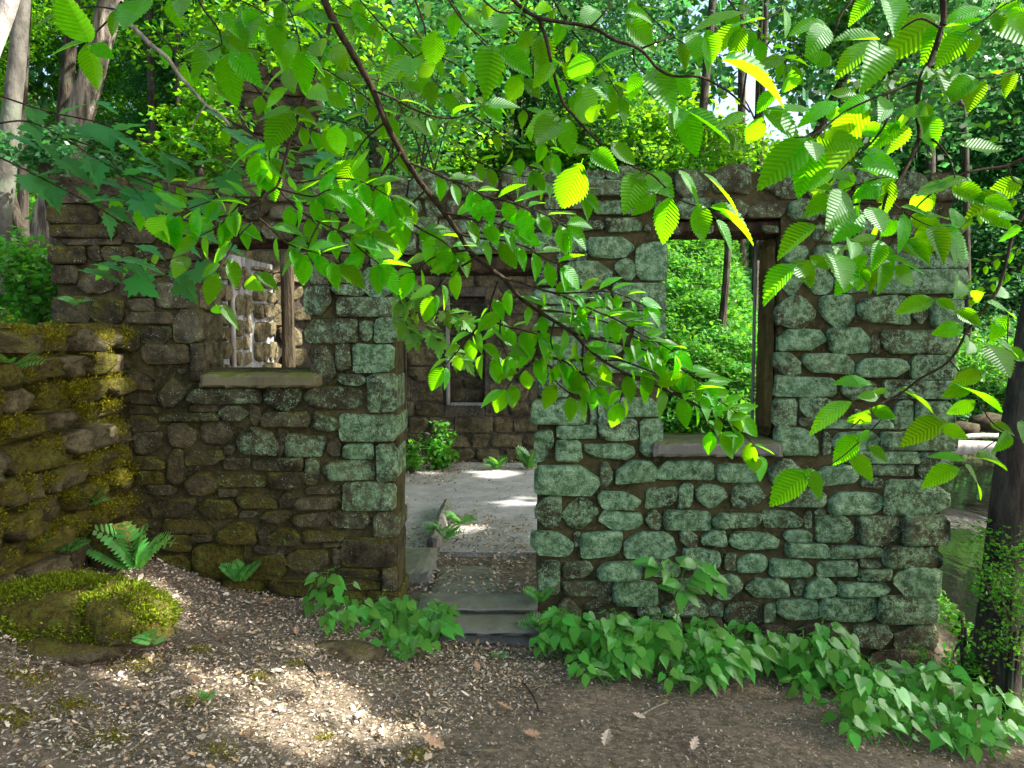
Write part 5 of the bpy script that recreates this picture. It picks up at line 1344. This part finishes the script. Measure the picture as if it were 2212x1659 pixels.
shrub(2100, 300, 23, (3.2, 2.0, 3.2), 8200, .16, 'blue shaded bush behind the end pier', 'crown_blue', 40)
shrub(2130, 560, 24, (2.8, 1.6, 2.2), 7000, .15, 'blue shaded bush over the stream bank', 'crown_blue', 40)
shrub(2120, 800, 23.5, (3.0, 1.2, 1.2), 5600, .14, 'green bush hanging over the stream', 'under', 30)
# vine shrub with fine leaves by the near trunk
shrub(2190, 1270, 4.9, (.22, .25, .50), 1700, .030, 'fine leaved vine climbing beside the near trunk', 'under', 22, 'vine', .8)
shrub(2085, 1400, 6.1, (.30, .4, .22), 1500, .045, 'low leafy creeper on the bank behind the wall end', 'under', 14, 'vine', .6)
shrub(2090, 1440, 5.2, (.32, .2, .12), 700, .030, 'fine leaved creeper at the foot of the wall end', 'under', 10, 'vine', .6)
shrub(945, 965, 11.3, (.26, .2, .34), 750, .075, 'bright feathery plant against the rear wall of the ruin', 'under', 20, 'plant', .8)
shrub(890, 985, 11.0, (.22, .2, .16), 420, .075, 'low leafy plant by the rear wall near the door pier', 'under', 12, 'plant', .8)
shrub(90, 330, 7.6, (.7, .3, .25), 1300, .07, 'dark green bush between the grey trunk and the wall top', 'crown_blue', 14)
# maple sapling with lobed leaves one by one
ms = thing('maple_sapling', 'bright yellow green maple sapling just behind the wall above the doorway', 'tree', (px(860, 400, 8.5).x, 8.5, 1.0))
V, F = [], []
sp = []
for k in range(26):
    s = px(rnd.uniform(780, 960), 420, 8.5); e = px(rnd.uniform(700, 1010), rnd.uniform(20, 330), 8.5 + rnd.uniform(-.6, .8))
    P = smooth_line([s, (s + e) / 2 + Vector((0, 0, .15)), e]); sp.append(P); tube([p - ms.location for p in P], .010, .003, 5, V, F)
tube(smooth_line([Vector((0, 0, -.7)), Vector((.05, 0, .6)), Vector((.05, 0, 2.2))]), .03, .012, 8, V, F)
add('stem', me_new('stem', V, F, M['bark_dark']), ms)
for i in range(210):
    P = sp[rnd.randrange(len(sp))]; p = P[rnd.randrange(len(P) // 2, len(P))] + Vector((rnd.uniform(-.22, .22), rnd.uniform(-.3, .3), rnd.uniform(-.12, .12)))
    a = rnd.uniform(0, 6.28); d = Vector((math.cos(a), math.sin(a) * .6, rnd.uniform(-.7, .0))); nrm = Vector((rnd.uniform(-.4, .4), rnd.uniform(-.7, 0), .8))
    add('leaf', MAPLE_LIT[i % 3], ms, None, Matrix.Translation(-ms.location) @ frame(p, d, nrm, rnd.uniform(.10, .16)))
# hanging elm sprays by the stream
El = Branch('elm_branch', 'hanging spray of small yellow green leaves beyond the end pier', 'branch', 6.0, (2190, 560))
for pts in ([(2230, 520), (2170, 550), (2120, 580), (2085, 625)], [(2230, 560), (2160, 600), (2110, 640)]):
    P = El.stem(pts, .004, .0015); El.auto(P, .085, .085, 0, .8)
El2 = Branch('elm_branch', 'small leaved hanging twigs above the stream at the upper edge', 'branch', 5.5, (2212, 180))
for pts in ([(2230, 160), (2150, 190), (2080, 230), (2040, 210)], [(2230, 230), (2180, 260), (2150, 300), (2130, 280)], [(2230, 420), (2150, 440), (2100, 470)]):
    P = El2.stem(pts, .004, .0015); El2.auto(P, .10, .085, 0, .8)

# undergrowth: uncountable leaves over the slopes
n = 230000
a = npr.uniform(-.72, .62, n); a[150000:] = npr.uniform(.14, .34, 80000); Yg = 12.8 + 26 * npr.random(n) ** 1.9
Xg = a * Yg
Zg = H(Xg, Yg)
ok_ = (Zg > -1.0)
Xg, Yg, Zg = Xg[ok_], Yg[ok_], Zg[ok_]
clp = .5 + .5 * np.sin(Xg * 2.1 + 1.7 * np.sin(Yg * 1.3)) * np.cos(Yg * 1.9 + Xg)
P = np.stack([Xg, Yg, Zg + npr.random(len(Xg)) * (.15 + .75 * clp)], 1)
D = unit(npr.normal(0, 1, P.shape) * np.array([1, 1, .4]) + np.array([0, -.5, -.2])); N = unit(npr.normal(0, .5, P.shape) + np.array([.05, -.45, .8]))
L = npr.uniform(.07, .15, len(P)) * (.7 + Yg / 40)
Vv, Fv = leaf_quads(P, D, N, L, L * .66)
tag(add('undergrowth', me_np('undergrowth', Vv, Fv, M['under'])), 'dense green undergrowth on the slope behind the ruin', 'undergrowth', kind='stuff')
n = 22000
Xg = npr.uniform(-7.5, -3.45, n); Yg = npr.uniform(5.9, 12.5, n); Zg = H(Xg, Yg)
P = np.stack([Xg, Yg, Zg + npr.random(n) * .55], 1)
D = unit(npr.normal(0, 1, P.shape) * np.array([1, 1, .4]) + np.array([0, -.4, -.2])); N = unit(npr.normal(0, .5, P.shape) + np.array([.1, -.3, .8]))
L = npr.uniform(.05, .10, n)
Vv, Fv = leaf_quads(P, D, N, L, L * .66)
tag(add('bank_plants', me_np('bank_plants', Vv, Fv, M['under'])), 'low leafy plants covering the bank behind the mossy wall', 'undergrowth', kind='stuff')
n = 26000
a = npr.uniform(.28, .8, n); Yg = npr.uniform(20.5, 36, n); Xg = a * Yg; Zg = H(Xg, Yg)
k_ = Zg > -1.15
P = np.stack([Xg, Yg, Zg + npr.random(n) * .8], 1)[k_]
D = unit(npr.normal(0, 1, P.shape) * np.array([1, 1, .4]) + np.array([0, -.5, -.2])); N = unit(npr.normal(0, .5, P.shape) + np.array([.05, -.35, .8])); L = npr.uniform(.12, .24, len(P))
Vv, Fv = leaf_quads(P, D, N, L, L * .66)
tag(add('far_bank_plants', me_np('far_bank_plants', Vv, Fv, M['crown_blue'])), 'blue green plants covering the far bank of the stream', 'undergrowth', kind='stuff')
n = 9000
Xg = npr.uniform(3.12, 5.2, n); Yg = npr.uniform(5.3, 9.5, n); Zg = H(Xg, Yg); k_ = Zg > -1.18
P = np.stack([Xg, Yg, Zg + npr.random(n) * .16], 1)[k_]
D = unit(npr.normal(0, 1, P.shape) * np.array([1, 1, .4]) + np.array([0, -.4, -.1])); N = unit(npr.normal(0, .5, P.shape) + np.array([.1, -.3, .8])); L = npr.uniform(.03, .07, len(P))
Vv, Fv = leaf_quads(P, D, N, L, L * .66)
tag(add('stream_bank_plants', me_np('stream_bank_plants', Vv, Fv, M['under'])), 'small green plants on the near stream bank past the wall end', 'undergrowth', kind='stuff')
# far wood
n = 60000
a = npr.uniform(-.8, .8, n); Yg = npr.uniform(40, 62, n); Zg = npr.random(n) ** .8 * 24 + np.clip(H(a * Yg, Yg), -1, 30) * .6
el = (Zg - CAM_Z) / Yg
gap = (np.abs(a - .285) < .05 + .03 * np.sin(el * 60)) & (el > .20) & (el < .34)
cl = np.sin(a * 40 + 3 * np.sin(el * 23)) * np.cos(el * 46 + 2 * np.sin(a * 31))
kp = (~gap) & (cl + npr.normal(0, .5, n) > -.75)
P = np.stack([a * Yg, Yg, Zg], 1)[kp]
D = unit(npr.normal(0, 1, P.shape)); N = unit(npr.normal(0, .6, P.shape) + np.array([.1, -.3, .7])); L = npr.uniform(.5, 1.0, len(P))
Vv, Fv = leaf_quads(P, D, N, L, L * .6)
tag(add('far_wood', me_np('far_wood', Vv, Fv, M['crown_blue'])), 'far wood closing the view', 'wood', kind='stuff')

# stream: fallen logs, stones
def log(a, b, r, lb, Y1, Y2):
    A_, B_ = px(*a, Y1), px(*b, Y2)
    m = (A_ + B_) / 2 + Vector((0, 0, .06))
    V, F = tube(smooth_line([A_, m, B_], 6), r, r * .7, 12, None, None, .08, 2)
    tag(add('fallen_log', me_new('fallen_log', V, F, M['log'], True)), lb, 'log')
log((2030, 968), (2240, 978), .17, 'bleached fallen log lying across the stream', 18.0, 17.5)
log((2040, 948), (2200, 945), .07, 'thin pale branch lying behind the fallen log', 18.6, 18.9)
for i, (u, v, Y, s) in enumerate(((2080, 925, 19, .5), (2140, 915, 20, .7), (2190, 1010, 15.5, .25), (2055, 1330, 9.4, .22), (2075, 1370, 9.0, .16))):
    p = px(u, v, Y); boulder('stream_stone', (p.x, Y, max(p.z, -1.2)), (s * .7, s * .6, s * .35), 11 + i * 2.3, (.15, .15, .25, 1), 'wet stone at the edge of the stream', 'stone', 'stones in the stream', 2)

# ------------------------------------------------------------------ unseen canopy overhead: leaves set to shade the clearing, gaps cut for sun patches
lit = [(ground_at(310, 1262), .20), (ground_at(350, 1290), .14), (px(285, 1300, 4.15), .16), (px(220, 1285, 4.1), .14), (ground_at(720, 1505), .24), (ground_at(640, 1480), .16), (ground_at(790, 1545), .17), (ground_at(250, 1425), .12), (ground_at(310, 1390), .10), (ground_at(640, 1610), .16), (ground_at(520, 1450), .13), (ground_at(560, 1560), .14), (ground_at(420, 1500), .10), (ground_at(880, 1600), .12), (ground_at(150, 1520), .10), (ground_at(480, 1350), .10), (ground_at(700, 1410), .10),
       (px(1530, 440, 1.75), .20), (px(1400, 410, 1.75), .17), (px(1490, 480, 1.75), .16), (px(1340, 640, 2.15), .17), (px(1260, 570, 2.1), .16), (px(1200, 480, 2.05), .07), (px(1390, 700, 2.2), .06), (px(1090, 420, 2.0), .06), (px(1870, 140, 1.85), .06), (px(1720, 170, 1.85), .06), (px(250, 745, 5.5), .10), (px(255, 830, 5.5), .12), (px(250, 960, 5.5), .11), (px(265, 1040, 5.55), .09), (px(235, 1190, 5.2), .12), (px(190, 740, 5.2), .05),
       (px(640, 700, 10.4), .42), (px(640, 600, 10.4), .35), (px(560, 700, 9.4), .22), (px(1110, 1085, 9.2), .2), (px(1080, 1015, 11.0), .3), (px(920, 960, 11.2), .3), (px(1010, 1130, 8.0), .2), (px(1000, 660, 4.6), .1), (px(480, 780, 5.75), .0),
       (px(1080, 610, 2.12), .26), (px(1300, 700, 2.2), .26), (px(1450, 830, 2.28), .26), (px(960, 480, 2.1), .20), (px(1150, 470, 2.1), .2), (px(620, 500, 2.0), .17), (px(800, 560, 2.1), .17), (px(1120, 800, 2.2), .15), (px(1590, 940, 2.3), .16), (px(1840, 480, 1.87), .10), (px(1900, 1000, 2.1), .12), (px(860, 300, 2.0), .1),
       (px(860, 720, 2.1), .05), (px(1560, 900, 2.3), .07), (px(1960, 640, 2.1), .05), (px(1650, 60, 1.8), .05), (px(930, 90, 1.7), .05)]
n = 36000
Q = np.stack([npr.uniform(-4.0, 3.8, n), npr.uniform(0.3, 12.6, n), npr.uniform(-.2, 4.4, n)], 1)
Q[:3500] = np.stack([npr.uniform(-4.2, -2.2, 3500), npr.uniform(9.8, 11.6, 3500), npr.uniform(3.2, 6.2, 3500)], 1)   # points to be shaded
S = np.array(tuple(SUN)); tt = (npr.uniform(8.0, 11.0, n) - Q[:, 2]) / S[2]
P = Q + S * tt[:, None]
keep = np.ones(n, bool)
for c, r in lit:
    if r <= 0: continue
    d = P - np.array(tuple(c)); al = d @ S
    dist = np.linalg.norm(d - al[:, None] * S, axis=1)
    keep &= dist > r + .06 + npr.uniform(0, .10, n)
P = P[keep]
D = unit(npr.normal(0, 1, P.shape) * np.array([1, 1, .3])); N = unit(npr.normal(0, .35, P.shape) + S * .6 + np.array([0, 0, .4])); L = npr.uniform(.20, .34, len(P))
Vv, Fv = leaf_quads(P, D, N, L, L * .72)
tag(add('shade_canopy', me_np('shade_canopy', Vv, Fv, M['crown'])), 'unseen leaf canopy shaped to shade the clearing, gaps cut for its sun patches', 'canopy', kind='stuff')
